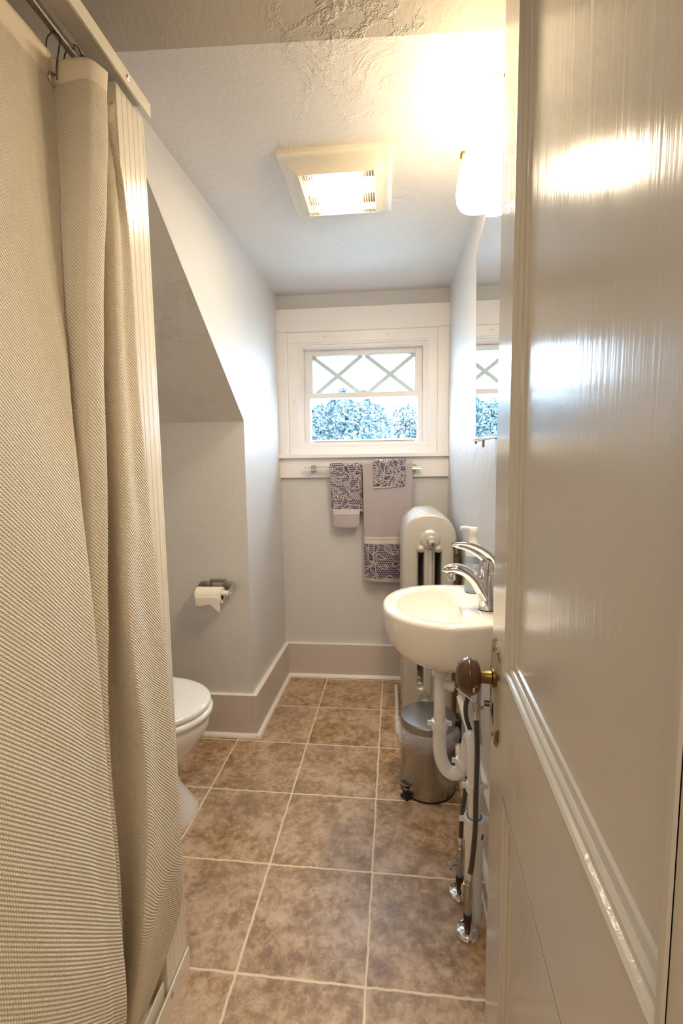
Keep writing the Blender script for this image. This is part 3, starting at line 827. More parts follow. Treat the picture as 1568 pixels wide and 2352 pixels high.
# hooks
def hook(pts, label):
    o = obj('curtain_hook', TB(pts, .0012, 8, smooth=6), M['wire']); tag(o, label, 'hook', 'shower curtain hooks'); return o
gx_, gy_, gz_ = gp + nrm_ * .004
hook([(gx_ + .003, gy_, gz_ + .002), (gx_ + .006, gy_ - .002, gz_ + .020), (-.520, gy_ + .010, gz_ + .055), (-.5195, gy_ + .013, gz_ + .072), (-.530, gy_ + .012, gz_ + .080), (-.5405, gy_ + .010, gz_ + .068), (-.538, gy_ + .006, gz_ + .040), (-.532, gy_ + .003, gz_ + .018), (-.522, gy_ + .002, gz_ + .008)],
     'dark wire curtain hook threaded through the visible grommet')
for yy, lb in ((.828, 'dark wire curtain hook with its round loops just past the grommet hook'), (.848, 'dark wire curtain hook nearest to the fluted jamb')):
    c_ = Vector((-.530, yy, 1.870)); pts = []
    for k in range(13):
        a_ = -2.0 + k * 4.0 / 12 * 1.0 + PI / 2
        pts.append(c_ + Vector((math.cos(a_) * .018, .006 * math.sin(a_ * .5), math.sin(a_) * .029)))
    hook(pts, lb)

# ------------------------------------------------------------------ toilet
tl = thing('toilet', 'white toilet with closed lid, half hidden behind the shower curtain', 'toilet', (-0.95, 1.44, 0))
def egg(cx, tip, halfw, back, z, n=40, yc=1.44, pw=2.0):
    """outline with the tip towards +X"""
    out = []
    for k in range(n):
        a = 2 * PI * k / n; c_, s_ = math.cos(a), math.sin(a)
        L_ = (tip - cx) if c_ > 0 else (cx - back)
        out.append(Vector((cx + L_ * math.copysign(abs(c_) ** (2 / pw), c_), yc + halfw * math.copysign(abs(s_) ** (2 / pw), s_), z)))
    return out
bm = bmesh.new()
loft(bm, [egg(-.86, -.655, .118, -1.10, 0, pw=2.3), egg(-.86, -.656, .117, -1.10, .02, pw=2.3), egg(-.87, -.672, .108, -1.10, .05), egg(-.88, -.705, .092, -1.10, .10), egg(-.88, -.722, .088, -1.10, .145),
          egg(-.87, -.705, .102, -1.11, .19), egg(-.85, -.655, .138, -1.12, .24), egg(-.84, -.622, .163, -1.13, .285), egg(-.83, -.603, .176, -1.13, .320), egg(-.83, -.600, .180, -1.13, .350), egg(-.83, -.604, .178, -1.13, .360)])
obj('bowl', bm, M['toilet'], tl, angle=60)
bm = bmesh.new()
def slab(bm, cx, tip, hw, back, z0, z1, r):
    loft(bm, [egg(cx, tip - r, hw - r, back + r, z0), egg(cx, tip - r * .3, hw - r * .3, back + r * .3, z0 + r * .3), egg(cx, tip, hw, back, z0 + r), egg(cx, tip, hw, back, z1 - r), egg(cx, tip - r * .35, hw - r * .35, back + r * .35, z1 - r * .3), egg(cx, tip - r, hw - r, back + r, z1), egg(cx, tip - 4 * r, hw - 4 * r, back + 4 * r, z1 + .001)])
slab(bm, -.83, -.588, .186, -1.05, .362, .384, .009)
obj('seat_ring', bm, M['seat'], tl, angle=50)
bm = bmesh.new(); slab(bm, -.83, -.594, .182, -1.05, .3865, .408, .008)
obj('toilet_lid', bm, M['seat'], tl, angle=50)
obj('tank', BX(-1.36, -1.15, 1.22, 1.66, .37, .74), M['toilet'], tl, bevel=.015, seg=3)
obj('tank_lid', BX(-1.37, -1.14, 1.21, 1.67, .742, .775), M['toilet'], tl, bevel=.008, seg=3)
obj('bowl_back', BX(-1.36, -1.06, 1.32, 1.56, 0, .372), M['toilet'], tl, bevel=.02, seg=3)

# ------------------------------------------------------------------ toilet paper and its holder
hd = thing('toilet_paper_holder', 'square chrome paper holder on the knee wall', 'paper holder', (-.72, YK, .66))
HZ0, HZ1 = .645, .690
HX0, HX1 = -.806, -.655
obj('back_plate', BX(HX0 + .002, HX1 - .002, YK - .004, YK, HZ0 + .012, HZ1), M['nickel'], hd, bevel=.001)
bm = bmesh.new()
frame_sweep(bm, (-.760, -.692, .640, .698), [(0, 0), (0, .010), (.010, .018), (.012, .019)], lambda a, b, o_: (a, YK - o_, b))
quad(bm, (-.748, YK - .019, .652), (-.704, YK - .019, .652), (-.704, YK - .019, .686), (-.748, YK - .019, .686))
obj('centre_plate', bm, M['nickel'], hd)
for x_, nm in ((HX0, 0), (HX1 - .003, 1)):
    bm = bmesh.new(); prism(bm, [(YK, HZ0 + .005), (YK, HZ1), (YK - .075, HZ1 - .02), (YK - .080, HZ1 - .04), (YK - .072, HZ0 - .012)], x_, x_ + .003, 'x')
    a_ = obj('arm', bm, M['chrome'], hd, bevel=.0006)
    obj('pivot', LT([(.0035, 0), (.0035, .002), (0, .0032)], (x_ + .003 if nm else x_, YK - .062, .654), (1 if nm else -1, 0, 0), 14), M['chrome'], a_)
obj('spindle', TB([(HX0 + .003, YK - .062, .654), (HX1 - .003, YK - .062, .654)], .0115, 20), M['plasticw'], hd)
RY, RZ, RR = YK - .062, .646, .030
rp = thing('toilet_paper_roll', 'nearly used toilet paper roll with a torn tail, on the chrome holder', 'toilet paper', (-.745, RY, RZ))
bm = bmesh.new()
lathe(bm, [(.0200, 0), (RR + .004, 0), (RR + .004, .108), (.0200, .108)], (-.797, RY, RZ), (1, 0, 0), 40, closed=True)
obj('paper', bm, M['paper'], rp, angle=50)
obj('cardboard_core', lathe(bmesh.new(), [(.0188, .001), (.0200, .001), (.0200, .107), (.0188, .107)], (-.797, RY, RZ), (1, 0, 0), 32, closed=True), M['card'], rp)
bm = bmesh.new(); top = []; nS = 22
for k in range(nS + 1):
    x_ = -.795 + .1045 * k / nS; u = k / nS
    drop = .006 + .004 * math.sin(u * 9) + (.034 * max(0, (u - .62) / .38) ** 1.3)
    col = []
    for q in range(8):
        w_ = q / 7; z_ = RZ + .004 - w_ * (RR + .006 + drop)
        dy = RR + .0045 if z_ > RZ - .01 else RR + .0045 - .004 * (RZ - .01 - z_) / .03
        dyy = math.sqrt(max(0, (RR + .0045) ** 2 - max(0, z_ - RZ) ** 2)) if z_ > RZ else dy
        col.append(bm.verts.new((x_, RY - dyy, z_)))
    top.append(col)
for k in range(nS):
    for q in range(7): bm.faces.new((top[k][q], top[k + 1][q], top[k + 1][q + 1], top[k][q + 1]))
o = obj('torn_tail', bm, M['paper'], rp); s_ = o.modifiers.new('t', 'SOLIDIFY'); s_.thickness = .0006

# ------------------------------------------------------------------ towel bar and towels
BY, BZ = YB - .062, 1.160
tb = thing('towel_bar', 'clear glass towel bar on metal brackets beneath the window', 'towel bar', (-.14, YB - .03, 1.16))
obj('glass_rod', TB([(-.438, BY, BZ), (.170, BY, BZ)], .0085, 18), M['glasstube'], tb)
for x_ in (-.396, .132):
    bm = bmesh.new()
    box(bm, x_ - .013, x_ + .013, YB - .028, YB - .020, BZ - .018, BZ + .016)
    prism(bm, [(YB - .024, BZ - .002), (YB - .024, BZ - .016), (BY + .003, BZ - .022), (BY - .012, BZ - .014), (BY - .012, BZ - .008)], x_ - .008, x_ + .008, 'x')
    obj('bracket', bm, M['nickel'], tb, bevel=.001)

# paisley print, painted into the weave of the cloth
def teardrop(n=46, curl=1.0):
    """closed outline of a bent drop, unit size"""
    pts = []
    for k in range(n):
        a = 2 * PI * k / n
        r = 0.42 * (1 - 0.0 * math.cos(a)); x, y = r * math.cos(a), r * math.sin(a)
        # stretch upper part into a curling tail
        if y > 0:
            s = (y / .42); y2 = y + 0.95 * s ** 1.6; x2 = x * (1 - s) ** 0.55 + 0.55 * curl * s ** 3
            x, y = x2, y2
        pts.append((x, y - .35))
    return np.array(pts)
DROP = teardrop()
def sd_poly(P, poly):
    d = np.full(len(P), 1e9); inside = np.zeros(len(P), bool)
    for i in range(len(poly)):
        a, b = poly[i], poly[(i + 1) % len(poly)]; e = b - a; w_ = P - a
        tt = np.clip((w_ @ e) / (e @ e + 1e-12), 0, 1)
        d = np.minimum(d, np.hypot(*(w_ - tt[:, None] * e).T))
        c1 = (a[1] <= P[:, 1]) != (b[1] <= P[:, 1])
        xi = a[0] + (P[:, 1] - a[1]) / ((b[1] - a[1]) if abs(b[1] - a[1]) > 1e-12 else 1e-12) * (b[0] - a[0])
        inside ^= c1 & (P[:, 0] < xi)
    return np.where(inside, -d, d)
DARK = np.array(L((62, 52, 78))); LITE = np.array(L((216, 205, 202))); MID = np.array(L((108, 98, 112)))
def paisley(P, seed):
    """P in metres, returns colours"""
    rng = random.Random(seed); n = len(P); col = np.tile(LITE, (n, 1)); free = np.ones(n, bool)
    # background: packed little petals drawn as dark rings
    g = .0098; q = P / g; q[:, 0] += .5 * (np.floor(q[:, 1]) % 2)
    j = np.floor(q); fr = q - j - .5
    rn = np.abs(np.sin(j[:, 0] * 12.98 + j[:, 1] * 78.2) * 43758.5) % 1
    r = np.hypot(fr[:, 0] * (1 + .3 * rn), fr[:, 1] * (1.3 - .3 * rn))
    ring = (r > .37); col[ring] = DARK; col[r < .13] = DARK
    lo, hi = P.min(0), P.max(0); placed = []
    tries = 0
    while len(placed) < 60 and tries < 5000:
        tries += 1
        s = rng.choice([.036, .030, .022, .016, .013]) if tries > 60 else rng.choice([.038, .032])
        c = np.array([rng.uniform(lo[0] - .005, hi[0] + .005), rng.uniform(lo[1], hi[1])])
        if any(np.hypot(*(c - pc)) < (s + ps) * .60 for pc, ps in placed): continue
        placed.append((c, s)); a = rng.uniform(0, 2 * PI); fl_ = rng.choice((-1, 1))
        R_ = np.array([[math.cos(a), -math.sin(a)], [math.sin(a), math.cos(a)]])
        poly = (DROP * [fl_, 1] * s) @ R_.T + c
        near = np.hypot(*(P - c).T) < s * 1.9; idx = np.where(near)[0]
        if not len(idx): continue
        d = sd_poly(P[idx], poly)
        def put(m_, c_): col[idx[m_]] = c_
        put((d < .0030) & (d > .0012), LITE); put((d <= .0012) & (d > -.0002), DARK); put((d <= -.0002) & (d > -.0026), LITE)
        put((d <= -.0026) & (d > -.0045), DARK)
        inn = d <= -.0045; ph = np.hypot(*(P[idx] - c).T)
        put(inn, MID if rng.random() < .5 else DARK)
        put(inn & (np.sin(ph / .0011) > .35), LITE if rng.random() < .35 else DARK)
        dots = inn & (np.hypot(*((P[idx] - c) - np.round((P[idx] - c) / .008) * .008).T) < .0017)
        put(dots, LITE)
        # dotted halo
        an = np.arctan2(*(P[idx] - c).T); put((d > .0030) & (d < .0055) & (np.sin(an * max(8, s * 900)) > .1), DARK)
    return col
def towel(name, label, x0, x1, z_top, z_front, z_back, ybar, paint, wave, seed, group='towels on the glass bar', dens=.0010, r=.011, taper=0, skew=0, lay=0.0):
    """cloth over the bar; paint(Pfront) returns colour; z goes down on both sides"""
    W_ = x1 - x0; nx = max(8, int(W_ / dens)); path = []
    Lf = z_top - z_front; Lb = z_top - z_back
    nf_ = int(Lf / dens)
    for k in range(nf_ + 1): path.append(('f', k / nf_))
    bm = bmesh.new(); vs = []; src = []
    rr_ = r + lay
    nA = 10; nb_ = int(Lb / dens / 3)
    zc = z_top - rr_
    rows = [(1.0 - k / nf_) for k in range(nf_ + 1)]
    seq = [('f', u) for u in rows] + [('a', (k + 1) / nA) for k in range(nA)] + [('b', (k + 1) / nb_) for k in range(nb_)]
    rng = random.Random(seed)
    for kind, u in seq:
        row = []
        for i in range(nx + 1):
            s_ = i / nx; x_ = x0 + W_ * s_
            if kind == 'f':
                z_ = zc - (zc - z_front) * u; y_ = ybar - rr_
                amp = wave * u
                y_ += amp * math.sin(s_ * 2 * PI * 1.3 + seed) + amp * .5 * math.sin(s_ * 17 + seed * 2 + u * 2)
                z_ += (-.004 * math.sin(s_ * PI) + skew * (s_ - .5)) * u
                xm_ = (x0 + x1) / 2; x_ = xm_ + (x_ - xm_) * (1 - taper * u) + .002 * math.sin(u * 9 + seed) * u
            elif kind == 'a':
                a_ = u * PI; z_ = zc + rr_ * math.sin(a_); y_ = ybar - rr_ * math.cos(a_)
            else:
                z_ = zc - (zc - z_back) * u; y_ = ybar + rr_ + wave * .3 * u * math.sin(s_ * 6)
                x_ += .004 * u
            row.append(bm.verts.new((x_, y_, z_))); src.append((x_, z_ if kind != 'b' else z_, kind))
        vs.append(row)
    for a_ in range(len(vs) - 1):
        for i in range(nx): bm.faces.new((vs[a_][i], vs[a_][i + 1], vs[a_ + 1][i + 1], vs[a_ + 1][i])).smooth = True
    me = bpy.data.meshes.new(name); bm.to_mesh(me); bm.free()
    P = np.array([(a_[0] - x0, a_[1] - z_front) for a_ in src])
    colr = paint(P, W_, Lf)
    at = me.attributes.new('weave', 'FLOAT_COLOR', 'POINT')
    at.data.foreach_set('color', np.hstack([colr, np.ones((len(colr), 1))]).astype(np.float32).ravel())
    me.materials.append(M['towel'])
    o = bpy.data.objects.new(name, me); COL.objects.link(o); ORG[o.name] = Vector((0, 0, 0))
    s_ = o.modifiers.new('thick', 'SOLIDIFY'); s_.thickness = .0022; s_.offset = -1 if False else 0
    tag(o, label, 'towel', group); return o
HEAT = np.array(L((190, 178, 178))); BAND = np.array(L((222, 212, 203)))
def heather(P, seed):
    rng = np.random.RandomState(seed); c_ = np.tile(HEAT, (len(P), 1)); nz = rng.rand(len(P), 1)
    dia = (np.sin((P[:, 0] + P[:, 1]) / .0011) * np.sin((P[:, 0] - P[:, 1]) / .0011))[:, None]
    return c_ * (.80 + .28 * nz + .10 * dia)
def paint_hand(P, W_, Lf):
    c_ = paisley(P.copy(), 11); z_ = P[:, 1]
    h_ = heather(P, 1); c_[z_ < .096] = h_[z_ < .096] * 1.04
    bd = (z_ > .068) & (z_ < .096); c_[bd] = BAND * .98; ln = bd & (np.abs(((z_ - .068) / .007) % 1 - .5) > .40); c_[ln] = BAND * .78
    c_[(z_ < .005)] = HEAT * .8
    return c_
def paint_bath(P, W_, Lf):
    c_ = heather(P, 2); z_ = P[:, 1]
    p_ = paisley(P.copy(), 23); lowm = (z_ > .018) & (z_ < .200); c_[lowm] = p_[lowm]
    bd = (z_ > .203) & (z_ < .240); c_[bd] = BAND; ln = bd & (np.abs(((z_ - .203) / .0093) % 1 - .5) > .42); c_[ln] = BAND * .80
    st = bd & (z_ > .222) & (z_ < .226) & (np.sin(P[:, 0] / .0007) > 0); c_[st] = HEAT * .6
    return c_
def paint_wash(P, W_, Lf):
    c_ = paisley(P.copy(), 37); c_[P[:, 1] < .004] = HEAT; return c_
KS = BY / YB
tz = lambda z: CAM_H + (z - CAM_H) * KS
towel('hand_towel', 'small paisley hand towel with a plain grey lower end, left on the glass bar', -.3035, -.1365, tz(1.1835) + .001, .850, .93, BY, paint_hand, .003, 1.0, taper=.22)
towel('bath_towel', 'long heather grey towel with a paisley band at its lower end', -.1315, .1235, tz(1.1893), .560, .60, BY, paint_bath, .006, 2.4, taper=.06, skew=-.012)
towel('washcloth', 'small paisley washcloth folded over the top of the long grey towel', -.0775, .0895, tz(1.2035), 1.060, 1.10, BY, paint_wash, .002, 3.3, lay=.0055, skew=.016, taper=.04)

# ------------------------------------------------------------------ radiator
rad = thing('radiator', 'silver-painted cast iron column radiator against the back corner', 'radiator', (.172, 2.02, 0))
def flat_mesh(name, loops, ext, bev, to3, material, parent, res=3):
    cu = bpy.data.curves.new(name + '_c', 'CURVE'); cu.dimensions = '2D'; cu.fill_mode = 'BOTH'; cu.extrude = ext; cu.bevel_depth = bev; cu.bevel_resolution = res
    for lp in loops:
        sp_ = cu.splines.new('POLY'); sp_.points.add(len(lp) - 1); sp_.use_cyclic_u = True
        for i, (a, b) in enumerate(lp): sp_.points[i].co = (a, b, 0, 1)
    co = bpy.data.objects.new(name + '_c', cu); COL.objects.link(co)
    me = bpy.data.meshes.new_from_object(co.evaluated_get(bpy.context.evaluated_depsgraph_get()))
    bpy.data.objects.remove(co); bpy.data.curves.remove(cu)
    bm = bmesh.new(); bm.from_mesh(me); bpy.data.meshes.remove(me)
    bmesh.ops.remove_doubles(bm, verts=bm.verts, dist=1e-5)
    for v_ in bm.verts: v_.co = Vector(to3(*v_.co))
    return obj(name, bm, material, parent, angle=40)
RXC, RW, RT = .1725, .2300, .972
def arch(cx, w_, z0, z1, rtop, n=14, rb=.012):
    """upright with a rounded top"""
    h = w_ / 2; pts = [(cx - h, z0 + rb), (cx - h + rb, z0), (cx + h - rb, z0), (cx + h, z0 + rb)]
    for k in range(n + 1):
        a = PI * k / n; pts.append((cx + h * math.copysign(abs(math.cos(a)) ** .80, math.cos(a)), z1 - rtop + rtop * math.sin(a) ** .9))
    return pts
def slot(cx, w_, z0, z1, n=8):
    h = w_ / 2; pts = []
    for k in range(n + 1): a = PI * k / n; pts.append((cx + h * math.cos(a), z1 - h + h * math.sin(a)))
    for k in range(n + 1): a = PI + PI * k / n; pts.append((cx + h * math.cos(a), z0 + h + h * math.sin(a)))
    return pts
NS = 7; PITCH_ = .056
for i in range(NS):
    yc = 2.022 + PITCH_ * i
    s = flat_mesh('section', [arch(RXC, RW - .028, .100, RT - .014, .115), slot(RXC - .036, .052, .19, .826), slot(RXC + .036, .052, .19, .826)], .009, .014,
                  lambda a, b, c, yc=yc: (a, yc + c, b), M['silver'], rad, res=4)
    # grooves down the section
    if i in (0, NS - 1):
        for sx_ in (-1, 1): obj('foot', LT([(.024, 0), (.026, .012), (.018, .05), (.016, .112)], (RXC + sx_ * .082, yc, 0), (0, 0, 1), 20), M['silver'], rad)
    if i < NS - 1:
        for z_ in (.86, .16): obj('nipple', TB([(RXC, yc, z_), (RXC, yc + PITCH_, z_)], .028, 20), M['silver'], rad)
# boss, bridges and air valve on the front section
FY = 2.022 - .023
obj('end_boss', LT([(.044, -.006), (.042, .004), (.034, .011), (.030, .012)], (RXC + .002, FY, .862), (0, -1, 0), 32), M['silver'], rad)
bm = LT([(.019, 0), (.019, .014), (.013, .018)], (RXC + .004, FY - .011, .864), (0, -1, 0), 6)
obj('hex_plug', bm, M['silver'], rad, bevel=.001)
for sx_ in (-1, 1):
    bm = bmesh.new(); lathe(bm, [(.017, 0), (.015, .005), (.009, .007), (.0085, .010), (.004, .013), (0, .013)], (RXC + sx_ * .036, FY, .822), (0, -1, 0), 20)
    obj('tie_rod_cap', bm, M['silver'], rad)
obj('centre_rib', TB([(RXC + .002, FY + .002, .82), (RXC + .002, FY + .002, .18)], .012, 14), M['silver'], rad)
av = obj('air_valve', LT([(.013, 0), (.013, .016), (.011, .020), (.011, .030)], (RXC + .007, FY - .028, .852), (.06, -1, -.05), 20), M['silver'], rad)
obj('valve_stem', LT([(.0095, .028), (.0095, .0315), (.0070, .032), (.0070, .027), (.0045, .027), (.0045, .0325), (.0015, .0325), (0, .033)], (RXC + .007, FY - .028, .852), (.06, -1, -.05), 20), M['brass'], av)
# white trim strip on the floor round the radiator
tf = thing('floor_trim_frame', 'white wooden trim strip framing the floor beneath the radiator', 'trim', (.16, 2.2, 0))
for a in ((.0295, .0475, 1.972, 2.42), (.0475, .262, 1.972, 1.992)):
    obj('trim_strip', BX(*a, 0, .014), M['trim'], tf, bevel=.004, seg=3)
bm = TB([(.283, 1.985, 0), (.283, 1.985, .80)], .0125, 16)
tube(bm, [(.283, 1.985, .80), (.281, 1.995, .83), (.268, 2.012, .845)], .0125, 16, smooth=4)
pr_ = thing('riser_pipe', 'brown iron riser pipe between the radiator and the right wall', 'pipe', (.283, 1.985, 0))
obj('pipe_run', bm, M['iron'], pr_)
obj('pipe_collar', LT([(.022, 0), (.022, .004), (.0128, .008)], (.283, 1.985, 0), (0, 0, 1), 24), M['iron'], pr_)

# ------------------------------------------------------------------ sink
SZ, SYC, SB, STIP = .810, 1.268, .193, -.016
sink = thing('wall_sink', 'small rounded white porcelain wall sink', 'sink', (.30, SYC, .70))
def sink_ring(xw, xs, tip, hb, z, nW=10, nC=40, pc=2.15):
    """straight back edge at x=xw, sides straight to xs, then half ellipse to tip"""
    pts = []
    for k in range(nW): pts.append(Vector((xw, SYC + hb - 2 * hb * k / nW, z)))
    # near side straight then curve to far side
    for k in range(nC + 1):
        a = -PI / 2 + PI * k / nC; c_, s_ = math.cos(a), math.sin(a)
        pts.append(Vector((xs - (xs - tip) * abs(c_) ** (2 / pc), SYC + hb * math.copysign(abs(s_) ** (2 / pc), s_), z)))
    return pts
xw = XR(SYC) - .001
R_ = []
for z_, kt, kb in ((.662, .42, .50), (.664, .50, .56), (.672, .63, .66), (.688, .77, .77), (.710, .885, .865), (.740, .958, .935), (.768, .990, .975), (.790, 1.0, .995), (.800, 1.0, 1.0), (.8065, .988, .990), (.810, .96, .970)):
    tip = .150 - (.150 - STIP) * kt
    R_.append(sink_ring(xw, .165, tip, SB * kb, z_))
IX = .186
for z_, tip, hb, xi, xs in ((.810, .018, SB - .028, IX, .165), (.8075, .023, SB - .033, IX - .003, .163), (.800, .028, SB - .037, IX - .006, .160), (.77, .038, SB - .043, IX - .010, .158), (.735, .055, SB - .055, IX - .014, .155), (.715, .075, SB - .075, IX - .022, .150), (.706, .100, SB - .110, IX - .035, .145), (.703, .120, SB - .150, IX - .045, .142)):
    R_.append(sink_ring(xi, min(xs, xi - .004), tip, hb, z_))
bm = bmesh.new(); loft(bm, R_)
obj('basin', bm, M['porcelain'], sink, angle=55)
obj('drain_ring', LT([(.0, 0), (.020, 0), (.022, .0015), (.020, .003), (0, .002)], (.135, SYC, .7035), (0, 0, 1), 24), M['chrome'], sink)

# faucet
FX, FYc = .2505, 1.215
fa = thing('basin_faucet', 'chrome single-lever faucet on the rear deck of the sink', 'faucet', (FX, FYc, SZ))
obj('rubber_base', LT([(.0215, 0), (.0215, .0022), (.020, .0028)], (FX, FYc, SZ), (0, 0, 1), 32), M['rubber'], fa)
bm = LT([(.0208, .0025), (.0203, .018), (.0186, .040), (.0172, .065), (.0168, .085), (.0168, .096)], (FX, FYc, SZ), (0, 0, 1), 40)
obj('body', bm, M['chrome'], fa)
# spout: leaves the lower body, sweeps up and out over the bowl
bm = bmesh.new()
sp_pts = [(FX - .004, FYc, SZ + .030), (FX - .015, FYc, SZ + .052), (FX - .032, FYc, SZ + .080), (FX - .056, FYc, SZ + .100), (FX - .080, FYc, SZ + .107), (FX - .102, FYc, SZ + .104), (FX - .1155, FYc, SZ + .101)]
tube(bm, sp_pts, [.0165, .0170, .0160, .0150, .0138, .0105, .0015], 24, smooth=6, flat=(.92, 1.25))
obj('spout', bm, M['chrome'], fa, angle=70)
bm = LT([(.0085, .004), (.0105, 0), (.0105, -.004), (.0096, -.0045), (.0108, -.006), (.0108, -.0125), (.009, -.0135), (.007, -.010), (0, -.010)], (FX - .0905, FYc, SZ + .0905), (0.05, 0, 1), 28)
obj('aerator', bm, M['chrome'], fa)
# lever: caps the body and arches forward
bm = LT([(.0170, .098), (.0172, .108), (.0165, .118), (.0150, .126)], (FX, FYc, SZ), (0, 0, 1), 36)
tube(bm, [(FX + .012, FYc, SZ + .100), (FX + .011, FYc, SZ + .118), (FX - .002, FYc, SZ + .136), (FX - .024, FYc, SZ + .152), (FX - .050, FYc, SZ + .163), (FX - .074, FYc, SZ + .1665), (FX - .090, FYc, SZ + .166)],
     [.012, .0155, .0155, .0140, .0118, .0090, .0020], 24, smooth=6, flat=(.45, 1.45))
obj('lever', bm, M['chrome'], fa, angle=70)

# soap bottle
SBX, SBY = .243, 1.378
so = thing('soap_bottle', 'foaming soap pump bottle with pale blue label behind the faucet', 'soap bottle', (SBX, SBY, SZ))
def oval(cx, cyy, rx, ry, z, n=32): return [Vector((cx + rx * math.cos(2 * PI * k / n), cyy + ry * math.sin(2 * PI * k / n), z)) for k in range(n)]
bm = bmesh.new()
loft(bm, [oval(SBX, SBY, .017, .015, SZ + .0005), oval(SBX, SBY, .022, .019, SZ + .003), oval(SBX, SBY, .0235, .020, SZ + .012), oval(SBX, SBY, .0235, .020, SZ + .085), oval(SBX, SBY, .0238, .020, SZ + .098), oval(SBX, SBY, .0225, .019, SZ + .106), oval(SBX, SBY, .0205, .018, SZ + .110)])
bo = obj('bottle', bm, M['soap'], so, angle=60)
bm = bmesh.new()
lab = []
for k in range(17):
    a = PI * 1.05 + PI * .9 * k / 16; lab.append(a)
A = [bm.verts.new((SBX + .0240 * math.cos(a), SBY + .0205 * math.sin(a), SZ + .010)) for a in lab]; B = [bm.verts.new((SBX + .0240 * math.cos(a), SBY + .0205 * math.sin(a), SZ + .088)) for a in lab]
for k in range(16): bm.faces.new((A[k], A[k + 1], B[k + 1], B[k]))
lb_ = obj('bottle_label', bm, M['label'], so)
def lab_patch(a0, a1, z0, z1, m_, nm, e=.0003):
    bm = bmesh.new(); n = 6; A = []; B = []
    for k in range(n + 1):
        a = a0 + (a1 - a0) * k / n; A.append(bm.verts.new((SBX + (.0240 + e) * math.cos(a), SBY + (.0205 + e) * math.sin(a), z0))); B.append(bm.verts.new((SBX + (.0240 + e) * math.cos(a), SBY + (.0205 + e) * math.sin(a), z1)))
    for k in range(n): bm.faces.new((A[k], A[k + 1], B[k + 1], B[k]))
    return obj(nm, bm, m_, lb_)
lab_patch(3.55, 4.05, SZ + .030, SZ + .052, M['lime'], 'lime_patch')
bm_rows = []
lab_patch(4.55, 5.25, SZ + .058, SZ + .086, M['plasticw'], 'print_panel')
for k in range(7): lab_patch(4.62, 5.18, SZ + .0600 + k * .0036, SZ + .0612 + k * .0036, M['ink'], 'print_line', .0006)
bm = bmesh.new()
loft(bm, [oval(SBX, SBY, .0215, .019, SZ + .108), oval(SBX, SBY, .0225, .0195, SZ + .112), oval(SBX, SBY, .0225, .0195, SZ + .128), oval(SBX, SBY, .0195, .017, SZ + .138), oval(SBX, SBY, .0125, .0115, SZ + .145), oval(SBX, SBY, .0118, .011, SZ + .170), oval(SBX, SBY, .0135, .012, SZ + .172), oval(SBX, SBY, .0135, .012, SZ + .186), oval(SBX, SBY, .011, .010, SZ + .190)])
tube(bm, [(SBX + .008, SBY, SZ + .181), (SBX - .008, SBY, SZ + .186), (SBX - .024, SBY, SZ + .190), (SBX - .0335, SBY, SZ + .1895), (SBX - .0345, SBY, SZ + .183)], [.0095, .008, .0058, .005, .0042], 16, smooth=4, flat=(.75, 1.1))
obj('pump_head', bm, M['plasticw'], so, angle=50)

# small printed tube/cup by the faucet, against the wall
cu_ = thing('rinse_cup', 'small white cup with teal print at the wall beside the faucet', 'cup', (.272, 1.150, SZ))
CXc, CYc = .2755, 1.163
bm = LT([(.0165, .0005), (.0185, .002), (.0200, .030), (.0210, .066), (.0195, .0745), (.014, .080), (0, .082)], (CXc, CYc, SZ), (0, 0, 1), 32)
cb = obj('cup_body', bm, M['plasticw'], cu_, angle=50)
random.seed(4)
for k in range(16):
    a = random.uniform(PI * .75, PI * 1.7); z_ = SZ + random.uniform(.008, .048); rr_ = .0190 + (z_ - SZ) * .03
    bm = bmesh.new(); c_ = Vector((CXc + (rr_ + .0010) * math.cos(a), CYc + (rr_ + .0010) * math.sin(a), z_)); tn = Vector((-math.sin(a), math.cos(a), 0))
    q = random.uniform(0, PI); u_ = (tn * math.cos(q) + Vector((0, 0, 1)) * math.sin(q)); w_ = (-tn * math.sin(q) + Vector((0, 0, 1)) * math.cos(q))
    vs = [bm.verts.new(c_ + u_ * .0032 * math.cos(t_) + w_ * .0014 * math.sin(t_)) for t_ in [2 * PI * i / 8 for i in range(8)]]
    bm.faces.new(vs); obj('printed_leaf', bm, M['teal'], cb)

# ------------------------------------------------------------------ drain, hoses, valves
dr = thing('sink_drain_pipe', 'white plastic drain trap running from the sink into the floor', 'drain pipe', (.217, 1.154, 0))
DX, DY = .139, 1.262
bm = LT([(.030, .655), (.030, .650), (.022, .636), (.021, .628), (.0185, .624)], (DX, DY, 0), (0, 0, 1), 32)
obj('drain_flange', bm, M['pvc'], dr)
obj('drain_nut', LT([(.022, .626), (.023, .622), (.023, .612), (.0195, .608)], (DX, DY, 0), (0, 0, 1), 12), M['pvc'], dr)
obj('tailpiece', TB([(DX, DY, .640), (DX, DY, .455)], .0160, 28), M['pvc'], dr)
def wing_nut(c, ax, R, h, nm='slip_nut'):
    c = Vector(c); ax = Vector(ax).normalized()
    bm = LT([(R * .80, h), (R * .98, h * .92), (R, h * .5), (R * .94, 0), (R * .8, 0)], c, ax, 16)
    n = ax.orthogonal().normalized() if abs(ax.z) < .9 else Vector((1, 0, 0)); n = (n - ax * n.dot(ax)).normalized()
    for s in (-1, 1):
        p = c + n * s * R * 1.18 + ax * h * .62; b = ax.cross(n)
        loft(bm, [[p + n * (-s) * R * .3 + b * .003 * i + ax * .007 * j for i, j in ((-1, -1), (1, -1), (1, 1), (-1, 1))], [p + n * s * R * .22 + b * .0025 * i + ax * .006 * j for i, j in ((-1, -1), (1, -1), (1, 1), (-1, 1))]])
    return obj(nm, bm, M['pvc'], dr, angle=30)
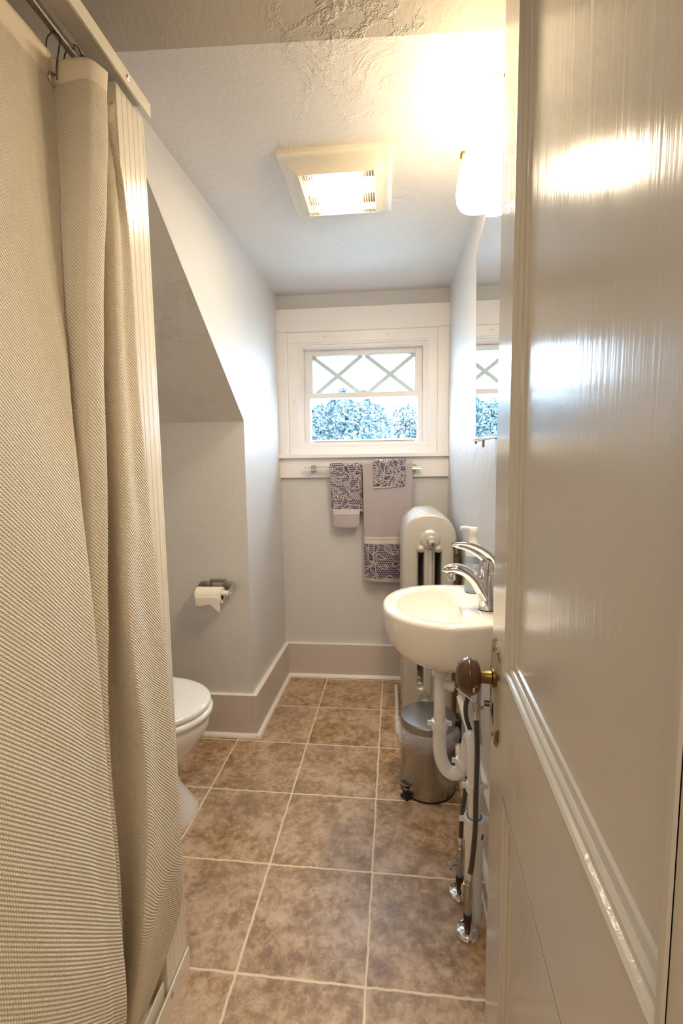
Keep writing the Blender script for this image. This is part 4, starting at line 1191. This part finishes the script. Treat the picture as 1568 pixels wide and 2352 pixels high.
wing_nut((DX, DY, .455), (0, 0, 1), .0235, .024)
jb = [(DX, DY, .466), (DX, DY, .43), (DX + .001, DY - .001, .395), (DX + .007, DY - .003, .362), (DX + .022, DY - .009, .338), (DX + .042, DY - .017, .335), (DX + .058, DY - .024, .352), (DX + .064, DY - .028, .380)]
obj('trap_bend', TB(jb, .0185, 28, smooth=6), M['pvc'], dr, angle=70)
wing_nut((DX + .064, DY - .028, .366), (.08, -.05, 1), .0250, .022)
ub = [(DX + .064, DY - .028, .378), (DX + .068, DY - .031, .415), (DX + .073, DY - .038, .446), (DX + .075, DY - .055, .466), (DX + .0765, DY - .078, .462), (DX + .0755, DY - .094, .440), (DX + .0745, DY - .104, .405), (.2170, 1.155, .375)]
obj('upper_bend', TB(ub, .0175, 28, smooth=6), M['pvc'], dr, angle=70)
wing_nut((.2170, 1.155, .352), (0, 0, 1), .0235, .024)
obj('standpipe', TB([(.2170, 1.155, .37), (.2170, 1.154, .255)], .0155, 28), M['pvc'], dr)
wing_nut((.2170, 1.154, .262), (0, 0, 1), .0270, .022)
obj('blue_washer', LT([(.0162, .2845), (.0198, .2850), (.0198, .2835), (.0162, .283)], (.2170, 1.154, 0), (0, 0, 1), 28), M['gasket'], dr)
ad = obj('coupling', LT([(.0250, .262), (.0262, .255), (.0262, .222), (.0225, .208), (.0222, .2), (.0222, 0)], (.2170, 1.154, 0), (0, 0, 1), 32), M['pvc'], dr)
bm = bmesh.new(); 
c_ = Vector((.2170, 1.154, .243)); vs = []
for k in range(9):
    a = 2 * PI * k / 9; th_ = -.85 + .16 * math.cos(a) * (1 + .5 * (k % 2)); z_ = .007 * math.sin(a) * (1 + .6 * (k % 3 == 0))
    vs.append(bm.verts.new(c_ + Vector((math.cos(th_) * .0266, math.sin(th_) * .0266, z_))))
bm.faces.new(vs); obj('primer_stain', bm, M['purple'], ad)
# pop-up rod fitting on the tailpiece
bm = TB([(DX + .010, DY - .004, .585), (DX + .024, DY - .006, .583)], .0115, 12); tube(bm, [(DX + .022, DY - .006, .583), (DX + .038, DY - .009, .581)], .0140, 10)
obj('pivot_nut', bm, M['pvc'], dr)
obj('pivot_rod', TB([(DX + .036, DY - .009, .581), (DX + .062, DY - .030, .570), (DX + .0915, DY - .055, .556)], .0022, 10), M['chrome'], dr)
bm = bmesh.new()
loft(bm, [[Vector((x_ + a, 1.198 + b, z_)) for a, b in ((-.005, 0), (.005, 0), (.005, .0015), (-.005, .0015))] for x_, z_ in ((.232, .655), (.233, .60), (.231, .55), (.233, .50), (.238, .452))])
obj('clevis_strap', bm, M['chrome'], dr, smooth=False)
obj('clevis_clip', TB([(.222, 1.200, .558), (.231, 1.192, .552), (.243, 1.196, .556)], .006, 12, flat=(1, .5)), M['nickel'], dr)
obj('clevis_screw', LT([(.0075, 0), (.0075, .016), (.006, .018)], (.246, 1.198, .566), (1, -.3, .05), 20), M['wire'], dr)

def hose_set(label_h, label_v, pts, vx, vy, grp_h, grp_v, turn):
    h = thing('supply_hose', label_h, 'water hose', pts[0], grp_h)
    obj('braided_tube', TB(pts, .0062, 16, smooth=6, uvk=520), M['hose'], h)
    for end, s in ((pts[0], 1), (pts[-1], -1)):
        d_ = (Vector(pts[1]) - Vector(pts[0])).normalized() if s == 1 else (Vector(pts[-2]) - Vector(pts[-1])).normalized()
        bm = LT([(.0070, -.001), (.0072, .016), (.0066, .018)], Vector(end), d_, 20); obj('ferrule', bm, M['chrome'], h)
        bm = LT([(.0085, -.022), (.0088, -.012), (.0075, -.010), (.0072, 0)], Vector(end), d_, 6 if s == 1 else 20); obj('hose_nut', bm, M['nickel'], h, angle=25)
    vv = thing('shutoff_valve', label_v, 'valve', (vx, vy, 0), grp_v)
    zt = pts[-1][2] - .020
    bm = LT([(.0290, 0), (.0295, .003), (.0270, .008), (.018, .0125), (.0085, .0135)], (vx, vy, 0), (0, 0, 1), 36)
    obj('floor_flange', bm, M['chrome'], vv)
    obj('copper_stub', LT([(.0078, .010), (.0078, .034), (.0100, .036), (.0104, .052), (.0085, .056)], (vx, vy, 0), (0, 0, 1), 20), M['copper'], vv)
    obj('washer', LT([(.0098, .056), (.0104, .0575), (.0104, .060), (.0090, .061)], (vx, vy, 0), (0, 0, 1), 20), M['gasket'], vv)
    bm = LT([(.0105, .061), (.0110, .070), (.0095, .075), (.0105, .082), (.0105, zt - .012), (.0080, zt - .004), (.0080, zt + .002)], (vx, vy, 0), (0, 0, 1), 8)
    obj('valve_body', bm, M['nickel'], vv, angle=25)
    a_ = turn
    dv = Vector((math.cos(a_), math.sin(a_), 0)); bm = TB([Vector((vx, vy, .092)) + dv * .008, Vector((vx, vy, .092)) + dv * .026], .0045, 12)
    obj('valve_stem', bm, M['nickel'], vv)
    bm = bmesh.new(); loft(bm, [oval_t(Vector((vx, vy, .092)) + dv * d2, dv, r1, r2) for d2, r1, r2 in ((.024, .010, .006), (.026, .017, .0085), (.033, .017, .0085), (.035, .012, .007))])
    obj('oval_handle', bm, M['chrome'], vv)
    return h, vv
def oval_t(c, ax, r1, r2, n=20):
    a = Vector((0, 0, 1)); b = ax.cross(a).normalized(); return [c + a * r1 * math.cos(2 * PI * k / n) + b * r2 * math.sin(2 * PI * k / n) for k in range(n)]
V1 = (.196, 1.108); V2 = (.192, 1.218)
hose_set('nearer braided supply hose, hanging in front of the white drain pipe', 'nearer shutoff valve with round chrome floor flange', [(.2140, 1.140, .572), (.2165, 1.130, .48), (.2130, 1.118, .36), (.2115, 1.112, .28), (.2050, 1.108, .20), (.1985, 1.107, .150)], *V1, 'supply hoses beneath the sink', 'shutoff valves beneath the sink', PI * .55)
hose_set('farther braided supply hose, hanging behind the white drain pipe', 'farther shutoff valve with round chrome floor flange', [(.2330, 1.262, .585), (.2100, 1.250, .545), (.2080, 1.245, .50), (.2250, 1.245, .43), (.2120, 1.235, .33), (.1980, 1.226, .23), (.1930, 1.219, .150)], *V2, 'supply hoses beneath the sink', 'shutoff valves beneath the sink', PI * 1.1)

# ------------------------------------------------------------------ pedal bin and its liner
BXc, BYc, BR = .1405, 1.655, .0985
BH = .022
bn = thing('pedal_bin', 'small round brushed steel pedal bin beneath the sink', 'trash bin', (BXc, BYc, 0))
obj('base_ring', LT([(BR - .004, 0), (BR + .001, .002), (BR + .001, .008), (BR - .002, .010)], (BXc, BYc, 0), (0, 0, 1), 48), M['rubber'], bn)
obj('bin_body', LT([(BR, .008), (BR, .222 + BH), (BR - .002, .224 + BH), (BR - .002, .010)], (BXc, BYc, 0), (0, 0, 1), 64, closed=True), M['steel'], bn)
obj('lid', LT([(BR + .0005, .226 + BH), (BR + .0005, .250 + BH), (BR - .003, .2540 + BH), (BR - .03, .2565 + BH), (0, .2575 + BH)], (BXc, BYc, 0), (0, 0, 1), 64), M['steellid'], bn)
bm = bmesh.new(); prism(bm, [(BYc + .005, .150), (BYc + .005, .262), (BYc + .045, .255), (BYc + .05, .19), (BYc + .03, .150)], BXc + BR - .002, BXc + BR + .026, 'y') if False else box(bm, BXc + BR - .008, BXc + BR + .020, BYc - .020, BYc + .034, .180, .270)
obj('hinge_block', bm, M['black'], bn, bevel=.006)
pdir = Vector((-.75, -.66, 0)).normalized(); psd = Vector((-pdir.y, pdir.x, 0))
def pedal_plate(bm, d0, d1, w_, z0, z1, z0b, th_):
    c = Vector((BXc, BYc, 0)); pts = []
    for d, z in ((d0, z0), (d1, z1)):
        for s in (-1, 1): pts.append(c + pdir * d + psd * w_ * s + Vector((0, 0, z)))
    A = [bm.verts.new(p) for p in (pts[0], pts[1], pts[3], pts[2])]; B = [bm.verts.new(p.co + Vector((0, 0, -th_))) for p in A]
    bm.faces.new(A); bm.faces.new(B[::-1])
    for i in range(4): bm.faces.new((A[i], A[(i + 1) % 4], B[(i + 1) % 4], B[i]))
bm = bmesh.new(); pedal_plate(bm, BR - .01, BR + .030, .019, .052, .066, 0, .006)
obj('pedal', bm, M['steellid'], bn, bevel=.002)
bm = bmesh.new(); pedal_plate(bm, BR - .02, BR + .022, .017, .012, .012, 0, .011)
obj('foot_stop', bm, M['black'], bn, bevel=.002)
obj('pedal_arm', TB([Vector((BXc, BYc, .030)) + pdir * (BR - .01), Vector((BXc, BYc, .050)) + pdir * (BR + .018)], .006, 10), M['black'], bn)
# liner: folded down over the rim
bm = bmesh.new(); rings = []; n = 72; random.seed(9)
for q, (r_, z_) in enumerate(((BR - .004, .219), (BR - .001, .2255), (BR + .006, .2245), (BR + .014, .212), (BR + .0175, .195), (BR + .015, .178), (BR + .006, .166), (BR + .0025, .160))):
    ring = []
    for k in range(n):
        a = 2 * PI * k / n; wob_ = 1 + (0 if q < 2 else .5 * noise.noise(Vector((math.cos(a) * 2.2, math.sin(a) * 2.2, q * .3))))
        lean = 1.0 + .55 * max(0, math.cos(a - PI)) if q > 1 else 1
        rr_ = BR + (r_ - BR) * wob_ * lean + (.0015 * math.sin(a * 9 + q) if q > 1 else 0)
        zz_ = z_ + (.007 * noise.noise(Vector((math.cos(a) * 1.5, math.sin(a) * 1.5, 5))) if q > 2 else 0)
        ring.append(Vector((BXc + rr_ * math.cos(a), BYc + rr_ * math.sin(a), zz_ + BH)))
    rings.append(ring)
loft(bm, rings, False, False)
ln_ = obj('bin_liner', bm, M['liner'], None); tag(ln_, 'clear plastic liner puffed out around the rim of the steel bin', 'bin liner')
bm = bmesh.new(); pts = [(BXc - .035, BYc + .07, .254), (BXc - .02, BYc + .085, .285), (BXc + .0, BYc + .085, .300), (BXc + .02, BYc + .088, .283), (BXc + .04, BYc + .075, .256)]
rg = [[Vector(p) + Vector((0, dy, dz)) for dy, dz in ((0, BH), (.012, .004), (.018, -.014), (.004, -.022))] for p in pts]
loft(bm, rg, False, False, close=False); obj('liner_tuft', bm, M['liner'], ln_)

# ------------------------------------------------------------------ mirror cabinet
MX = .252
mc = thing('mirror_cabinet', 'wall mirror with a curved clipped top above the sink', 'mirror', (XR(1.2), 1.17, 1.25))
half = [(1.420, 1.247), (1.4295, 1.262), (1.4600, 1.755), (1.4560, 1.776), (1.4036, 1.797), (1.3545, 1.8155), (1.3242, 1.832), (1.2876, 1.842), (1.2425, 1.8435), (1.17, 1.8435)]
MYC = 1.17
prof = half + [(2 * MYC - y - .03 * (1 if y > 1.4 else 0), z) for y, z in half[::-1][1:]]
def off_poly(P, d):
    c = Vector((sum(p[0] for p in P) / len(P), sum(p[1] for p in P) / len(P))); out = []
    for p in P:
        v_ = Vector(p) - c; out.append(tuple(c + v_ * (1 - d / v_.length)))
    return out
bm = bmesh.new(); prism(bm, off_poly(prof, .006), MX + .006, XR(1.2) - .001, 'x')
obj('cabinet_box', bm, M['vinyl'], mc, smooth=False)
bm = bmesh.new(); prism(bm, prof, MX, MX + .006, 'x'); obj('mirror_edge', bm, M['mirrorrim'], mc, smooth=False)
bm = bmesh.new(); ip = off_poly(prof, .009)
f_ = bm.faces.new([bm.verts.new((MX - .0006, y, z)) for y, z in ip]); obj('mirror_glass', bm, M['mirror'], mc, smooth=False)
bm = bmesh.new(); box(bm, MX - .006, MX + .004, .93, 1.424, 1.243, 1.2530)
obj('bottom_channel', bm, M['chrome'], mc, bevel=.0015)
obj('channel_clip', BX(MX - .007, MX - .001, 1.398, 1.412, 1.238, 1.246), M['nickel'], mc)
obj('channel_peg', TB([(MX + .003, 1.325, 1.246), (MX + .003, 1.325, 1.226)], .0035, 10), M['nickel'], mc)

mc.rotation_euler = (0, 0, -0.0053)

# ------------------------------------------------------------------ lamp above the mirror
vl = thing('vanity_light', 'brass two-shade wall light above the mirror, switched on', 'wall light', (XR(1.2), 1.20, 1.95))
obj('wall_bar', BX(XR(1.2) - .018, XR(1.2) - .0005, 1.02, 1.40, 1.955, 2.015), M['brass'], vl, bevel=.004)
LX = .232
for yc, sc_ in ((1.315, 1.0), (1.110, 1.0)):
    obj('shade_arm', TB([(XR(1.2) - .012, yc, 1.985), (LX + .02, yc, 1.990), (LX, yc, 1.982)], .008, 14, smooth=4), M['brass'], vl)
    bm = LT([(.018, 1.952), (.020, 1.957), (.020, 1.982), (.012, 1.990)], (LX, yc, 0), (0, 0, 1), 28)
    hl = obj('shade_holder', bm, M['brass'], vl)
    bm = LT([(.004, .018), (.004, .034), (.0092, .034), (.0092, .046), (.007, .048), (0, .048)], (LX, yc, 1.958), (-1, -.12, 0) if yc > 1.2 else (.2, -1, 0), 14)
    obj('thumb_screw', bm, M['brass'], hl)
    bm = LT([(.034, 1.972), (.040, 1.960), (.045, 1.940), (.0505, 1.915), (.0555, 1.890), (.0575, 1.870), (.0555, 1.852), (.0480, 1.838), (.034, 1.831), (.018, 1.829), (0, 1.8285)], (LX, yc, 0), (0, 0, 1), 40)
    obj('glass_shade', bm, M['opal'], vl, angle=60)
    bl = lamp('bulb_light', 'AREA', (LX, yc, 1.8265), VANITY_W, (1.0, 0.83, 0.60), 0.075, None, (0, 0, 0), vl)
    bl.data.shape = 'DISK'

# ------------------------------------------------------------------ ceiling fan with light
FXC, FYC = -.148, 1.565
fn = thing('ceiling_fan_light', 'square beige bathroom exhaust fan with a lit lamp in its grille', 'exhaust fan', (FXC, FYC, ZC))
bm = bmesh.new()
Pf = lambda a, b, o_: (a, b, ZC - o_)
frame_sweep(bm, (FXC - .163, FXC + .163, FYC - .168, FYC + .168), [(0, 0.0), (0, .010), (.003, .0135), (.012, .0145), (.046, .036), (.050, .040), (.0535, .0405), (.0535, .030), (.0535, .010)], Pf)
obj('fan_cover', bm, M['metalw'], fn)
gx0, gx1, gy0, gy1 = FXC - .1095, FXC + .1095, FYC - .1145, FYC + .1145
bm = bmesh.new(); NSL = 28
for k in range(NSL + 1):
    x_ = gx0 + (gx1 - gx0) * k / NSL; box(bm, x_ - .0013, x_ + .0013, gy0, gy1, ZC - .038, ZC - .028)
obj('grille', bm, M['metalw'], fn, smooth=False)
obj('cavity_shade_sheet', BX(gx0, gx1, gy0, gy1, ZC - .006, ZC - .002), M['dark'], fn, smooth=False)  # dark sheet: shade of the hollow above the grille put into its colour
obj('lamp_bracket', BX(gx0, gx1, FYC - .045, FYC + .035, ZC - .020, ZC - .016), M['vinyl'], fn, smooth=False)
bm = bmesh.new()
def rrect(x0, x1, y0, y1, r, z, n=6):
    pts = []
    for cx_, cy_, a0 in ((x1 - r, y1 - r, 0), (x0 + r, y1 - r, PI / 2), (x0 + r, y0 + r, PI), (x1 - r, y0 + r, 1.5 * PI)):
        for k in range(n + 1): a = a0 + PI / 2 * k / n; pts.append(Vector((cx_ + r * math.cos(a), cy_ + r * math.sin(a), z)))
    return pts
lx0, lx1, ly0, ly1 = FXC - .070, FXC + .066, FYC - .078, FYC + .082
loft(bm, [rrect(lx0, lx1, ly0, ly1, .018, ZC - .016), rrect(lx0, lx1, ly0, ly1, .018, ZC - .034), rrect(lx0 + .004, lx1 - .004, ly0 + .004, ly1 - .004, .016, ZC - .0415), rrect(lx0 + .014, lx1 - .014, ly0 + .014, ly1 - .014, .012, ZC - .044)])
obj('lamp_lens', bm, M['fanlens'], fn, angle=50)

for o in list(bpy.data.objects):
    if o.type == 'MESH' and o.data.users and not o.data.polygons: print('EMPTY', o.name)
